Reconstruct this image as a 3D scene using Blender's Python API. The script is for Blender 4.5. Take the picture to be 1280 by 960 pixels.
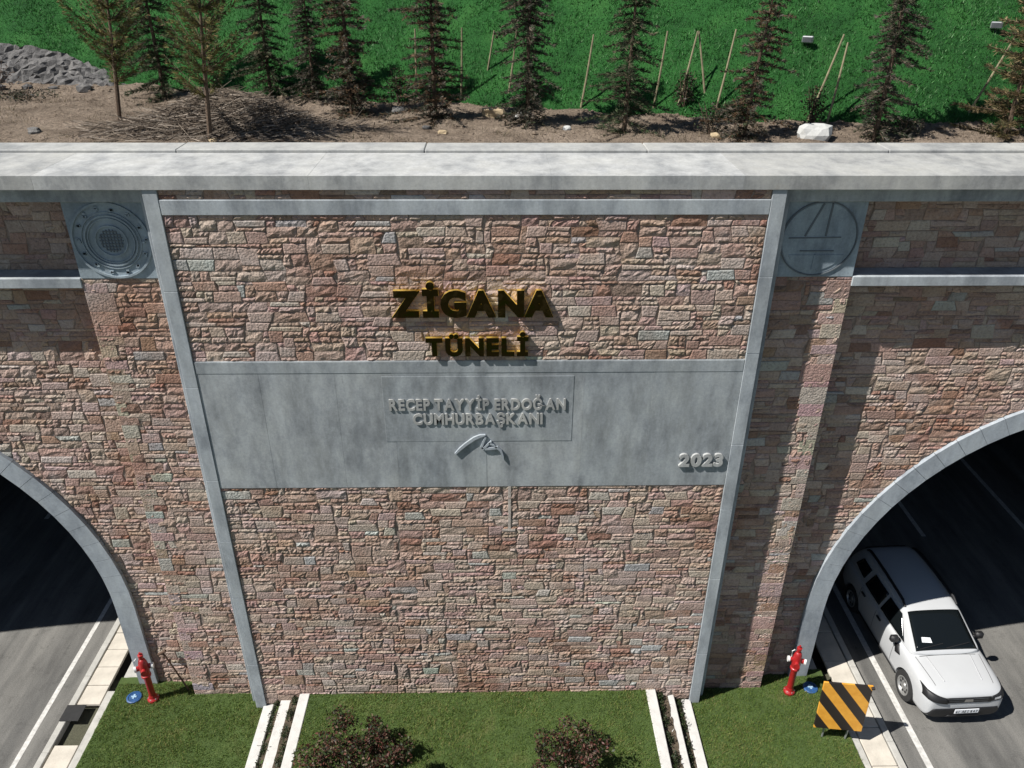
import bpy, bmesh, math, random
import numpy as np
from mathutils import Vector, Matrix

random.seed(7)
RNG = np.random.default_rng(11)
for o in list(bpy.data.objects):
    bpy.data.objects.remove(o)
scene = bpy.context.scene
COL = scene.collection
R = math.radians

# ------------------------------------------------------------------ camera
CAM = Vector((0, 0, 15.0))
PITCH, YAW, ROLL, FPX = 0.5040, 0.02103, 0.00507, 988.6
fwd = Vector((math.sin(YAW) * math.cos(PITCH), math.cos(YAW) * math.cos(PITCH), -math.sin(PITCH)))
rt = Vector((math.cos(YAW), -math.sin(YAW), 0))
up = rt.cross(fwd)
rt2 = rt * math.cos(ROLL) + up * math.sin(ROLL)
up2 = -rt * math.sin(ROLL) + up * math.cos(ROLL)
cam_data = bpy.data.cameras.new('camera')
cam = bpy.data.objects.new('camera', cam_data)
COL.objects.link(cam)
m = Matrix((rt2, up2, -fwd)).transposed().to_4x4()
m.translation = CAM
cam.matrix_world = m
cam_data.sensor_width = 36
cam_data.lens = FPX / 1280 * 36
cam_data.clip_end = 2000
scene.camera = cam

# ------------------------------------------------------------------ light
SUN_DIR = Vector((2.58, 1.0, -3.45)).normalized()
world = bpy.data.worlds.new('World')
scene.world = world
world.use_nodes = True
wn = world.node_tree.nodes
sky = wn.new('ShaderNodeTexSky')
sky.sky_type = 'NISHITA'
sky.sun_disc = False
sky.altitude = 1500      # a mountain pass
sky.ozone_density = 0.0
sky.dust_density = 0.4
sky.sun_elevation = math.asin(-SUN_DIR.z)
sky.sun_rotation = math.atan2(-SUN_DIR.x, -SUN_DIR.y)
world.node_tree.links.new(sky.outputs[0], wn['Background'].inputs[0])
wn['Background'].inputs[1].default_value = 0.05
sl = bpy.data.lights.new('sun', 'SUN')
sl.energy = 5.0
sl.angle = R(0.5)
sl.color = (1.0, 0.965, 0.92)
so = bpy.data.objects.new('sun', sl)
COL.objects.link(so)
so.location = (-30, -10, 45)
so.rotation_euler = SUN_DIR.to_track_quat('-Z', 'Y').to_euler()
scene.view_settings.view_transform = 'Standard'
scene.view_settings.look = 'None'
scene.view_settings.gamma = 1
scene.view_settings.exposure = 0.54
scene.view_settings.use_curve_mapping = False
scene.render.engine = 'CYCLES'
scene.render.resolution_x = 1024
scene.render.resolution_y = 768


# ------------------------------------------------------------------ helpers
def in_view(x, y, z, margin=30):
    v = Vector((x, y, z)) - CAM
    d = v.dot(fwd)
    if d < 0.1:
        return False
    px, py = 640 + FPX * v.dot(rt2) / d, 480 - FPX * v.dot(up2) / d
    return -margin < px < 1280 + margin and -margin < py < 960 + margin


def tag(o, label=None, cat=None, group=None, kind=None):
    if label:
        o['label'] = label
    if cat:
        o['category'] = cat
    if group:
        o['group'] = group
    if kind:
        o['kind'] = kind
    return o


def empty(name, loc, label=None, cat=None, group=None, rz=0):
    o = bpy.data.objects.new(name, None)
    COL.objects.link(o)
    o.empty_display_size = 0.2
    o.location = loc
    o.rotation_euler = (0, 0, rz)
    return tag(o, label, cat, group)


def link(name, me, mat, parent=None, loc=None):
    """mesh already in final (world or, under a local root, local) coordinates"""
    o = bpy.data.objects.new(name, me)
    COL.objects.link(o)
    if mat is not None:
        if isinstance(mat, (list, tuple)):
            for q in mat:
                me.materials.append(q)
        elif not me.materials:
            me.materials.append(mat)
    if loc is not None:
        o.location = loc
    if parent is not None:
        o.parent = parent
    return o


def world_obj(name, verts, faces, mat, parent=None, smooth=False, tones=None):
    """verts in world coordinates; origin at the centroid of the base"""
    a = np.array(verts, dtype=float)
    c = (a.min(0) + a.max(0)) / 2
    c[2] = a[:, 2].min()
    me = bpy.data.meshes.new(name)
    me.from_pydata((a - c).tolist(), [], faces)
    if tones is not None:
        at = me.color_attributes.new('tone', 'FLOAT_COLOR', 'POINT')
        at.data.foreach_set('color', np.array(tones, dtype=np.float32).ravel())
    if smooth:
        for p in me.polygons:
            p.use_smooth = True
    me.update()
    o = link(name, me, mat)
    off = Vector(c)
    if parent is not None:
        o.parent = parent
        q = parent
        while q is not None:
            off -= q.location
            q = q.parent
    o.location = off
    return o


def np_mesh(name, verts, faces, tones=None):
    """fast mesh from arrays; faces (M,k)"""
    verts = np.asarray(verts, dtype=np.float32)
    faces = np.asarray(faces, dtype=np.int32)
    me = bpy.data.meshes.new(name)
    k = faces.shape[1]
    me.vertices.add(len(verts))
    me.vertices.foreach_set('co', verts.ravel())
    me.loops.add(faces.size)
    me.loops.foreach_set('vertex_index', faces.ravel())
    me.polygons.add(len(faces))
    me.polygons.foreach_set('loop_start', np.arange(len(faces), dtype=np.int32) * k)
    if tones is not None:
        at = me.color_attributes.new('tone', 'FLOAT_COLOR', 'POINT')
        at.data.foreach_set('color', np.asarray(tones, dtype=np.float32).ravel())
    me.update()
    me.validate()
    return me


class MB:
    """collects shapes for one mesh"""
    def __init__(s):
        s.v, s.f, s.mi, s.cur = [], [], [], 0

    def add(s, v, f):
        b = len(s.v)
        s.v += [tuple(p) for p in v]
        s.f += [tuple(i + b for i in q) for q in f]
        s.mi += [s.cur] * len(f)
        return s

    def box(s, x0, x1, y0, y1, z0, z1, bev=0.0):
        if bev:
            return s.bbox(x0, x1, y0, y1, z0, z1, bev)
        v = [(x, y, z) for z in (z0, z1) for y in (y0, y1) for x in (x0, x1)]
        return s.add(v, [(0, 2, 3, 1), (4, 5, 7, 6), (0, 1, 5, 4), (2, 6, 7, 3), (0, 4, 6, 2), (1, 3, 7, 5)])

    def bbox(s, x0, x1, y0, y1, z0, z1, b):
        bm = bmesh.new()
        bmesh.ops.create_cube(bm, size=1)
        for q in bm.verts:
            q.co = Vector(((x0 + x1) / 2 + q.co.x * (x1 - x0), (y0 + y1) / 2 + q.co.y * (y1 - y0), (z0 + z1) / 2 + q.co.z * (z1 - z0)))
        bmesh.ops.bevel(bm, geom=bm.edges[:], offset=b, segments=1, affect='EDGES')
        bm.verts.index_update()
        s.add([q.co[:] for q in bm.verts], [[q.index for q in f.verts] for f in bm.faces])
        bm.free()
        return s

    def tube(s, pts, radii, n=8, cap=True):
        pts = [Vector(p) for p in pts]
        if not isinstance(radii, (list, tuple)):
            radii = [radii] * len(pts)
        v, f = [], []
        for i, p in enumerate(pts):
            d = (pts[min(i + 1, len(pts) - 1)] - pts[max(i - 1, 0)]).normalized()
            a = d.orthogonal().normalized() if abs(d.z) > .99 else d.cross(Vector((0, 0, 1))).normalized()
            b = d.cross(a)
            for k in range(n):
                t = 2 * math.pi * k / n
                v.append(p + (a * math.cos(t) + b * math.sin(t)) * radii[i])
        for i in range(len(pts) - 1):
            for k in range(n):
                k2 = (k + 1) % n
                f.append((i * n + k, i * n + k2, (i + 1) * n + k2, (i + 1) * n + k))
        if cap:
            f.append(tuple(range(n)))
            f.append(tuple((len(pts) - 1) * n + k for k in range(n - 1, -1, -1)))
        return s.add(v, f)

    def lathe(s, prof, n=20, c=(0, 0, 0), axis='z', cap=True):
        v, f = [], []
        for r_, h in prof:
            for k in range(n):
                t = 2 * math.pi * k / n
                a, b = r_ * math.cos(t), r_ * math.sin(t)
                p = {'z': (a, b, h), 'x': (h, a, b), 'y': (a, h, b)}[axis]
                v.append((c[0] + p[0], c[1] + p[1], c[2] + p[2]))
        for i in range(len(prof) - 1):
            for k in range(n):
                k2 = (k + 1) % n
                f.append((i * n + k, i * n + k2, (i + 1) * n + k2, (i + 1) * n + k))
        if cap:
            f.append(tuple(range(n - 1, -1, -1)))
            f.append(tuple((len(prof) - 1) * n + k for k in range(n)))
        return s.add(v, f)

    def mesh(s, name, smooth=False):
        me = bpy.data.meshes.new(name)
        me.from_pydata(s.v, [], s.f)
        if any(s.mi):
            me.polygons.foreach_set('material_index', s.mi)
        bm = bmesh.new()
        bm.from_mesh(me)
        bmesh.ops.recalc_face_normals(bm, faces=bm.faces[:])
        bm.to_mesh(me)
        bm.free()
        if smooth:
            for p in me.polygons:
                p.use_smooth = True
            try:
                me.set_sharp_from_angle(angle=R(40))
            except Exception:
                pass
        return me

    def local(s, name, mat, parent, smooth=False, loc=None):
        return link(name, s.mesh(name, smooth), mat, parent, loc)

    def world(s, name, mat, parent=None, smooth=False):
        me = s.mesh(name, smooth)
        a = np.array(s.v)
        c = (a.min(0) + a.max(0)) / 2
        c[2] = a[:, 2].min()
        me.transform(Matrix.Translation(Vector(-c)))
        off = Vector(c)
        o = link(name, me, mat, parent)
        q = parent
        while q is not None:
            off -= q.location
            q = q.parent
        o.location = off
        return o


# ------------------------------------------------------------------ materials
def new_mat(name):
    mt = bpy.data.materials.new(name)
    mt.use_nodes = True
    return mt, mt.node_tree, mt.node_tree.nodes['Principled BSDF']


def nz(nt, scale, detail=4, rough=.6, vec=None, stretch=None):
    n = nt.nodes.new('ShaderNodeTexNoise')
    n.inputs['Scale'].default_value = scale
    n.inputs['Detail'].default_value = detail
    n.inputs['Roughness'].default_value = rough
    g = nt.nodes.new('ShaderNodeNewGeometry')
    src = g.outputs['Position'] if vec is None else vec
    if stretch:
        mp = nt.nodes.new('ShaderNodeMapping')
        mp.inputs['Scale'].default_value = stretch
        nt.links.new(src, mp.inputs['Vector'])
        src = mp.outputs[0]
    nt.links.new(src, n.inputs['Vector'])
    return n.outputs['Fac']


def ramp(nt, fac, stops):
    r = nt.nodes.new('ShaderNodeValToRGB')
    e = r.color_ramp.elements
    while len(e) < len(stops):
        e.new(0.5)
    for q, (p, c) in zip(e, stops):
        q.position = p
        q.color = (*c, 1) if len(c) == 3 else c
    nt.links.new(fac, r.inputs[0])
    return r.outputs[0]


def mix(nt, fac, a, b, mode='MIX'):
    n = nt.nodes.new('ShaderNodeMix')
    n.data_type = 'RGBA'
    n.blend_type = mode
    for sock, val in ((n.inputs[0], fac), (n.inputs[6], a), (n.inputs[7], b)):
        if isinstance(val, (int, float)):
            sock.default_value = val
        elif isinstance(val, tuple):
            sock.default_value = (*val, 1)
        else:
            nt.links.new(val, sock)
    return n.outputs[2]


def bump(nt, bsdf, h, strength, dist):
    b = nt.nodes.new('ShaderNodeBump')
    b.inputs['Strength'].default_value = strength
    b.inputs['Distance'].default_value = dist
    nt.links.new(h, b.inputs['Height'])
    nt.links.new(b.outputs[0], bsdf.inputs['Normal'])


def simple(name, c, rough=.6, metal=0.0, var=.12, scale=8, bmp=0, bscale=40, coat=0):
    mt, nt, b = new_mat(name)
    dark = tuple(v * (1 - var) for v in c)
    lite = tuple(min(1, v * (1 + var)) for v in c)
    tc = nt.nodes.new('ShaderNodeTexCoord')
    nt.links.new(ramp(nt, nz(nt, scale, 5, .65, tc.outputs['Object']), [(.3, dark), (.7, lite)]), b.inputs['Base Color'])
    b.inputs['Roughness'].default_value = rough
    b.inputs['Metallic'].default_value = metal
    if coat:
        b.inputs['Coat Weight'].default_value = coat
        b.inputs['Coat Roughness'].default_value = .05
    if bmp:
        bump(nt, b, nz(nt, bscale, 6, .65, tc.outputs['Object']), bmp, .02)
    return mt


def stone_mat():
    mt, nt, b = new_mat('stone')
    at = nt.nodes.new('ShaderNodeAttribute')
    at.attribute_name = 'tone'
    c = at.outputs['Color']
    fine = ramp(nt, nz(nt, 22, 7, .7), [(.28, (.6, .58, .57)), (.5, (1, 1, 1)), (.75, (1.2, 1.18, 1.15))])
    c = mix(nt, 1.0, c, fine, 'MULTIPLY')
    # iron-brown run-off patches and pale lime bloom, both metres across
    c = mix(nt, ramp(nt, nz(nt, .42, 5, .62), [(.47, (0, 0, 0)), (.68, (.85, .85, .85))]), c, mix(nt, 1.0, c, (.77, .59, .50), 'MULTIPLY'))
    c = mix(nt, ramp(nt, nz(nt, 1.3, 6, .72, stretch=(1, 1, .7)), [(.56, (0, 0, 0)), (.76, (.55, .55, .55))]), c, (.50, .45, .425))
    c = mix(nt, ramp(nt, nz(nt, 3.1, 4, .6), [(.35, (.35, .35, .35)), (.5, (0, 0, 0))]), c, mix(nt, 1.0, c, (.72, .66, .64), 'MULTIPLY'))
    nt.links.new(c, b.inputs['Base Color'])
    b.inputs['Roughness'].default_value = .92
    b.inputs['Specular IOR Level'].default_value = .2
    h1 = nz(nt, 30, 8, .7)
    v = nt.nodes.new('ShaderNodeMath')
    v.operation = 'MULTIPLY_ADD'
    nt.links.new(nz(nt, 9, 3, .5), v.inputs[0])
    v.inputs[1].default_value = .8
    nt.links.new(h1, v.inputs[2])
    vo = nt.nodes.new('ShaderNodeTexVoronoi')
    vo.inputs['Scale'].default_value = 24
    gp = nt.nodes.new('ShaderNodeNewGeometry')
    nt.links.new(gp.outputs['Position'], vo.inputs['Vector'])
    v2 = nt.nodes.new('ShaderNodeMath')
    v2.operation = 'MULTIPLY_ADD'
    nt.links.new(vo.outputs['Distance'], v2.inputs[0])
    v2.inputs[1].default_value = -.7
    nt.links.new(v.outputs[0], v2.inputs[2])
    bump(nt, b, v2.outputs[0], .75, .022)
    return mt


def concrete_mat(name, c, streak=.25, stain=(.5, .5, .5)):
    mt, nt, b = new_mat(name)
    dark = tuple(v * (1 - streak) for v in c)
    lite = tuple(min(1, v * (1 + streak * .7)) for v in c)
    a = ramp(nt, nz(nt, 2.2, 6, .65, stretch=(1.6, 1.6, .45)), [(.3, dark), (.55, c), (.75, lite)])
    a = mix(nt, 1.0, a, ramp(nt, nz(nt, 24, 6, .7), [(.3, (.86, .86, .86)), (.7, (1.1, 1.1, 1.1))]), 'MULTIPLY')
    a = mix(nt, ramp(nt, nz(nt, 5, 6, .72, stretch=(1, 1, .3)), [(.6, (0, 0, 0)), (.74, (.5, .5, .5))]), a, tuple(v * s_ for v, s_ in zip(c, stain)))
    a = mix(nt, 1.0, a, ramp(nt, nz(nt, 1.1, 7, .7, stretch=(1.3, 1, .8)), [(.36, (.70, .71, .73)), (.5, (1, 1, 1)), (.66, (1.14, 1.13, 1.1))]), 'MULTIPLY')
    a = mix(nt, ramp(nt, nz(nt, 13, 6, .75, stretch=(1, 1, .25)), [(.62, (0, 0, 0)), (.7, (.4, .4, .4))]), a, tuple(v * .55 for v in c))
    nt.links.new(a, b.inputs['Base Color'])
    b.inputs['Roughness'].default_value = .85
    bump(nt, b, nz(nt, 45, 8, .7), .25, .01)
    return mt


def tone_mat(name, rough=.7, trans=0.0):
    """colour from the vertex tone: leaves, needles, blades, twigs"""
    mt, nt, b = new_mat(name)
    at = nt.nodes.new('ShaderNodeAttribute')
    at.attribute_name = 'tone'
    nt.links.new(at.outputs['Color'], b.inputs['Base Color'])
    b.inputs['Roughness'].default_value = rough
    b.inputs['Specular IOR Level'].default_value = .25
    if trans:
        tr = nt.nodes.new('ShaderNodeBsdfTranslucent')
        nt.links.new(at.outputs['Color'], tr.inputs[0])
        ms = nt.nodes.new('ShaderNodeMixShader')
        ms.inputs[0].default_value = trans
        out = nt.nodes['Material Output']
        nt.links.new(b.outputs[0], ms.inputs[1])
        nt.links.new(tr.outputs[0], ms.inputs[2])
        nt.links.new(ms.outputs[0], out.inputs[0])
    return mt


def ground_mat(name, stops, scale, rough=.95, bmp=.5, bscale=12, bdist=.05, scale2=30, amp2=.3, stretch=None):
    mt, nt, b = new_mat(name)
    a = ramp(nt, nz(nt, scale, 6, .65, stretch=stretch), stops)
    a = mix(nt, 1.0, a, ramp(nt, nz(nt, scale2, 6, .75), [(.3, (1 - amp2,) * 3), (.7, (1 + amp2,) * 3)]), 'MULTIPLY')
    nt.links.new(a, b.inputs['Base Color'])
    b.inputs['Roughness'].default_value = rough
    b.inputs['Specular IOR Level'].default_value = .25
    bump(nt, b, nz(nt, bscale, 8, .75), bmp, bdist)
    return mt


M = {}
M['stone'] = stone_mat()
M['mortar'] = simple('mortar', (.27, .21, .175), .95, var=.3, scale=14, bmp=.6)
M['concrete'] = concrete_mat('concrete', (.35, .38, .40), .32, (.68, .71, .75))
M['plaque'] = concrete_mat('plaque_concrete', (.30, .325, .338), .36, (.62, .64, .66))
M['plaque2'] = concrete_mat('plaque_concrete_pale', (.325, .347, .357), .34, (.62, .64, .66))
M['ringstone'] = concrete_mat('ring_stone', (.335, .37, .40), .2, (.75, .76, .78))
M['relief'] = concrete_mat('relief_stone', (.30, .36, .40), .3, (.55, .6, .65))
M['groove'] = simple('groove_shade', (.13, .15, .165), .9)  # dark colour stands in for the shade inside the carved lines
M['coping'] = concrete_mat('coping_concrete', (.35, .352, .338), .16, (.85, .76, .62))
M['coping2'] = concrete_mat('coping_pale', (.40, .405, .395), .22, (.85, .8, .72))
M['whitekerb'] = simple('white_kerb', (.52, .51, .48), .8, var=.12, scale=6, bmp=.2)
M['kerb'] = simple('kerb_concrete', (.40, .39, .355), .9, var=.18, scale=5, bmp=.3)
M['cover'] = simple('cover_slab', (.50, .46, .39), .9, var=.15, scale=3, bmp=.3)
M['redcover'] = simple('red_concrete', (.32, .16, .12), .9, var=.15, scale=5)
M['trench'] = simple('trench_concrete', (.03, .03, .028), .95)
M['asphalt'] = ground_mat('asphalt', [(.3, (.095, .093, .088)), (.5, (.145, .142, .133)), (.7, (.19, .185, .172))], .8, .9, .45, 60, .012, 40, .3, stretch=(2.2, .5, 1))
nt = M['asphalt'].node_tree
b = nt.nodes['Principled BSDF']
src = b.inputs['Base Color'].links[0].from_socket
tr_ = ramp(nt, nz(nt, 1.0, 4, .6, stretch=(1.3, .06, 1)), [(.42, (.74, .74, .74)), (.58, (1.06, 1.05, 1.03))])
pt_ = ramp(nt, nz(nt, 2.6, 7, .8), [(.33, (.7, .7, .7)), (.45, (1, 1, 1))])
nt.links.new(mix(nt, 1.0, mix(nt, 1.0, src, tr_, 'MULTIPLY'), pt_, 'MULTIPLY'), b.inputs['Base Color'])
M['paint'] = simple('road_paint', (.50, .49, .46), .75, var=.3, scale=9)
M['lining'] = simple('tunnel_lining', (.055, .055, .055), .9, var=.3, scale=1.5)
M['lawn'] = ground_mat('lawn_soil', [(.3, (.045, .07, .02)), (.55, (.065, .10, .028)), (.75, (.11, .115, .042))], 1.6, bscale=30, scale2=60)
M['soil'] = ground_mat('soil', [(.28, (.13, .096, .07)), (.5, (.25, .195, .145)), (.72, (.36, .285, .22))], 1.3, bscale=8, bmp=1.0, bdist=.16, scale2=18, amp2=.45)
M['bed'] = ground_mat('bed_soil', [(.3, (.05, .04, .028)), (.7, (.13, .10, .07))], 6)
M['turf'] = ground_mat('green_turf', [(.3, (.01, .055, .011)), (.5, (.02, .098, .019)), (.72, (.04, .14, .03))], 1.3, bscale=26, bmp=1.0, bdist=.06, scale2=34, amp2=.5)
M['ground'] = ground_mat('ground', [(.3, (.05, .055, .03)), (.7, (.10, .095, .07))], .08)
M['rock'] = ground_mat('grey_rock', [(.3, (.08, .078, .076)), (.55, (.155, .15, .145)), (.75, (.24, .23, .21))], 2.5, bscale=14, bmp=.9, bdist=.05, scale2=25)
M['blade'] = tone_mat('grass_blade', .6, .3)
M['needle'] = tone_mat('needles', .75, .15)
M['leaf'] = tone_mat('leaves', .5, .25)
M['twig'] = tone_mat('twigs', .9)
M['bark'] = simple('bark', (.11, .075, .05), .95, var=.35, scale=20, bmp=.6)
M['stakewood'] = simple('stake_wood', (.21, .185, .11), .85, var=.3, scale=9)
M['red'] = simple('hydrant_red', (.33, .012, .014), .45, var=.18, scale=7, coat=.3)
M['white'] = simple('white_cap', (.75, .75, .73), .4, var=.06)
M['blue'] = simple('blue_iron', (.02, .075, .21), .5, var=.25, scale=15)
M['bluelight'] = simple('blue_worn', (.28, .42, .55), .6, var=.2, scale=15)
M['steel'] = simple('galvanised', (.42, .43, .43), .45, .7, var=.15)
M['plaster'] = simple('plaster', (.44, .385, .34), .95, var=.2, scale=9, bmp=.5)
M['rust'] = simple('rusty_iron', (.09, .055, .035), .85, var=.35, scale=25)
M['black'] = simple('black_plastic', (.012, .012, .013), .55, var=.2)
M['rubber'] = simple('rubber', (.018, .018, .018), .85, var=.25, scale=12)
M['carpaint'] = simple('white_paint', (.47, .48, .485), .3, var=.025, scale=2, coat=.6)
M['seam'] = simple('panel_gap', (.05, .05, .05), .8)
M['rim'] = simple('wheel_steel', (.34, .34, .33), .45, .6, var=.2)
M['chrome'] = simple('chrome', (.75, .75, .75), .15, 1.0, var=.03)
M['lens'] = simple('lamp_lens', (.10, .11, .12), .12, .3, var=.3, coat=1)
M['lamp'] = simple('lamp_reflector', (.72, .74, .76), .15, .6, var=.05)
M['paper'] = simple('paper', (.72, .74, .76), .8, var=.03)
mt, nt, b = new_mat('car_glass')
b.inputs['Base Color'].default_value = (.006, .008, .009, 1)
b.inputs['Roughness'].default_value = .06
b.inputs['Specular IOR Level'].default_value = .4
M['glass'] = mt
# polished gold letters: sides gold, dark reflections put into the front colour
M['gold'] = simple('gold_metal', (.90, .67, .18), .5, 1.0, var=.12, scale=9, bmp=.25, bscale=6)
mt, nt, b = new_mat('dark_reflection')
b.inputs['Base Color'].default_value = (.055, .042, .016, 1)
b.inputs['Roughness'].default_value = .08
b.inputs['Metallic'].default_value = 1
bump(nt, b, nz(nt, 3.5, 1, .5), .7, .12)
M['darkreflect'] = mt
# hazard stripes, print on the sign face
mt, nt, b = new_mat('hazard_print')
tc = nt.nodes.new('ShaderNodeTexCoord')
sp = nt.nodes.new('ShaderNodeSeparateXYZ')
nt.links.new(tc.outputs['Object'], sp.inputs[0])
ad = nt.nodes.new('ShaderNodeMath'); ad.operation = 'MULTIPLY_ADD'
nt.links.new(sp.outputs['X'], ad.inputs[0]); ad.inputs[1].default_value = 1.28
nt.links.new(sp.outputs['Z'], ad.inputs[2])
mu = nt.nodes.new('ShaderNodeMath'); mu.operation = 'MULTIPLY_ADD'
nt.links.new(ad.outputs[0], mu.inputs[0]); mu.inputs[1].default_value = 1 / .66; mu.inputs[2].default_value = 10.30
fr = nt.nodes.new('ShaderNodeMath'); fr.operation = 'FRACT'
nt.links.new(mu.outputs[0], fr.inputs[0])
gt = nt.nodes.new('ShaderNodeMath'); gt.operation = 'GREATER_THAN'
nt.links.new(fr.outputs[0], gt.inputs[0]); gt.inputs[1].default_value = .5
yel = ramp(nt, nz(nt, 7, 5, .6), [(.3, (.62, .27, .025)), (.7, (.74, .37, .05))])
nt.links.new(mix(nt, gt.outputs[0], yel, (.018, .013, .012)), b.inputs['Base Color'])
b.inputs['Roughness'].default_value = .5
M['hazard'] = mt


# ------------------------------------------------------------------ masonry
PALETTE = [((.41, .315, .262), 26), ((.42, .335, .275), 22), ((.375, .27, .215), 18), ((.37, .26, .225), 14), ((.30, .185, .14), 7),
           ((.45, .385, .335), 6), ((.40, .395, .375), 3), ((.38, .385, .33), .8), ((.43, .335, .31), 9), ((.27, .19, .15), 5)]
DRESSED = [((.44, .36, .305), 24), ((.425, .335, .285), 24), ((.42, .32, .285), 16), ((.455, .40, .35), 11), ((.40, .395, .375), 7), ((.38, .27, .225), 14), ((.385, .39, .34), 1.5), ((.35, .24, .18), 7)]
PCOL = [p[0] for p in PALETTE]
PW = [p[1] for p in PALETTE]
SIZES = [((1, 1), 16), ((2, 1), 26), ((3, 1), 17), ((4, 1), 6), ((2, 2), 11), ((3, 2), 12), ((4, 2), 7), ((3, 3), 1.0), ((1, 2), 5), ((2, 3), .8)]


def pack(x0, x1, z0, z1, seed, cw=.135, ch=.09):
    """squared random rubble: returns corner quads (x, z) and a cell count"""
    rg = random.Random(seed)

    def lines(a, b, step):
        n = max(1, round((b - a) / step))
        p = [a + (b - a) * i / n for i in range(n + 1)]
        for i in range(1, n):
            p[i] += rg.uniform(-.2, .2) * step
        return p
    xs, zs = lines(x0, x1, cw), lines(z0, z1, ch)
    nx_, nz_ = len(xs) - 1, len(zs) - 1
    jx = [[0 if i in (0, nx_) else rg.uniform(-.32, .32) * cw for i in range(nx_ + 1)] for j in range(nz_ + 1)]
    jz = [[0 if j in (0, nz_) else rg.uniform(-.13, .13) * ch for i in range(nx_ + 1)] for j in range(nz_ + 1)]
    used = [[False] * nx_ for _ in range(nz_)]
    out = []
    for j in range(nz_):
        for i in range(nx_):
            if used[j][i]:
                continue
            (w, h), = rg.choices([s_[0] for s_ in SIZES], [s_[1] for s_ in SIZES])
            w = min(w, nx_ - i)
            h = min(h, nz_ - j)
            while w > 1 and any(used[j][i + a] for a in range(w)):
                w -= 1
            for a in range(w):
                for q in range(h):
                    used[j + q][i + a] = True
            cr = [(xs[a] + jx[c][a], zs[c] + jz[c][a]) for a, c in ((i, j), (i + w, j), (i + w, j + h), (i, j + h))]
            out.append((cr, w * h))
    return out


def stone_geo(cr, yw, dressed, rg, single, arch=None):
    """one squared stone standing proud of the mortar plane yw"""
    g = .005
    (ax, az), (bx, bz), (cx, cz), (dx, dz) = cr
    ax += g; az += g; bx -= g; bz += g; cx -= g; cz -= g; dx += g; dz -= g
    w = (bx - ax + cx - dx) / 2
    h = (dz - az + cz - bz) / 2

    def at(u, v):
        return (ax * (1 - u) * (1 - v) + bx * u * (1 - v) + cx * u * v + dx * (1 - u) * v,
                az * (1 - u) * (1 - v) + bz * u * (1 - v) + cz * u * v + dz * (1 - u) * v)
    V, F = [], []
    if dressed:
        nu, nv = 3, 3
        us = [0, min(.12, .016 / w), 1 - min(.12, .016 / w), 1]
        vs = [0, min(.2, .016 / h), 1 - min(.2, .016 / h), 1]
        p = rg.uniform(.017, .023)
        tl = [rg.uniform(-.002, .002) for _ in range(3)]
        dep = [[p - (.008 if (a in (0, 3) or c in (0, 3)) else 0) + tl[0] + tl[1] * us[a] + tl[2] * vs[c] for a in range(4)] for c in range(4)]
    else:
        step = .062 if single else .034
        nu, nv = max(2, min(11, round(w / step))), max(2, min(7, round(h / step)))
        if single:
            while nu * nv > 16:
                if nu > nv:
                    nu -= 1
                else:
                    nv -= 1
        us = [a / nu for a in range(nu + 1)]
        vs = [c / nv for c in range(nv + 1)]
        p = rg.uniform(.016, .030)
        sl_, sk = rg.uniform(-.005, .005), rg.uniform(-.005, .005)
        dep = []
        for c in range(nv + 1):
            row = []
            for a in range(nu + 1):
                e = a in (0, nu) or c in (0, nv)
                row.append(max(.006, (p * .35 + rg.uniform(-.004, .007)) if e else p + rg.uniform(-.0105, .0105) + sl_ * (us[a] - .5) * 2 + sk * (vs[c] - .5) * 2))
            dep.append(row)
    for c in range(nv + 1):
        for a in range(nu + 1):
            u, v = us[a], vs[c]
            if not dressed:
                if 0 < a < nu:
                    u += rg.uniform(-.3, .3) / nu
                if 0 < c < nv:
                    v += rg.uniform(-.3, .3) / nv
            x, z = at(u, v)
            V.append([x, yw - dep[c][a], z])
    st = nu + 1
    for c in range(nv):
        for a in range(nu):
            F.append((c * st + a, c * st + a + 1, (c + 1) * st + a + 1, (c + 1) * st + a))
    ring = [a for a in range(nu + 1)] + [c * st + nu for c in range(1, nv + 1)] + [nv * st + a for a in range(nu - 1, -1, -1)] + [c * st for c in range(nv - 1, 0, -1)]
    b0 = len(V)
    for i in ring:
        V.append([V[i][0], yw + .02, V[i][2]])
    for k in range(len(ring)):
        k2 = (k + 1) % len(ring)
        F.append((ring[k2], ring[k], b0 + k, b0 + k2))
    if arch:
        ac, az0, ar = arch
        for q in V:
            if q[2] > az0:
                d = math.hypot(q[0] - ac, q[2] - az0)
                if d < ar:
                    s_ = ar / max(d, .1)
                    q[0], q[2] = ac + (q[0] - ac) * s_, az0 + (q[2] - az0) * s_
            else:
                if abs(q[0] - ac) < ar:
                    q[0] = ac + math.copysign(ar, q[0] - ac)
    return V, F


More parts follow.
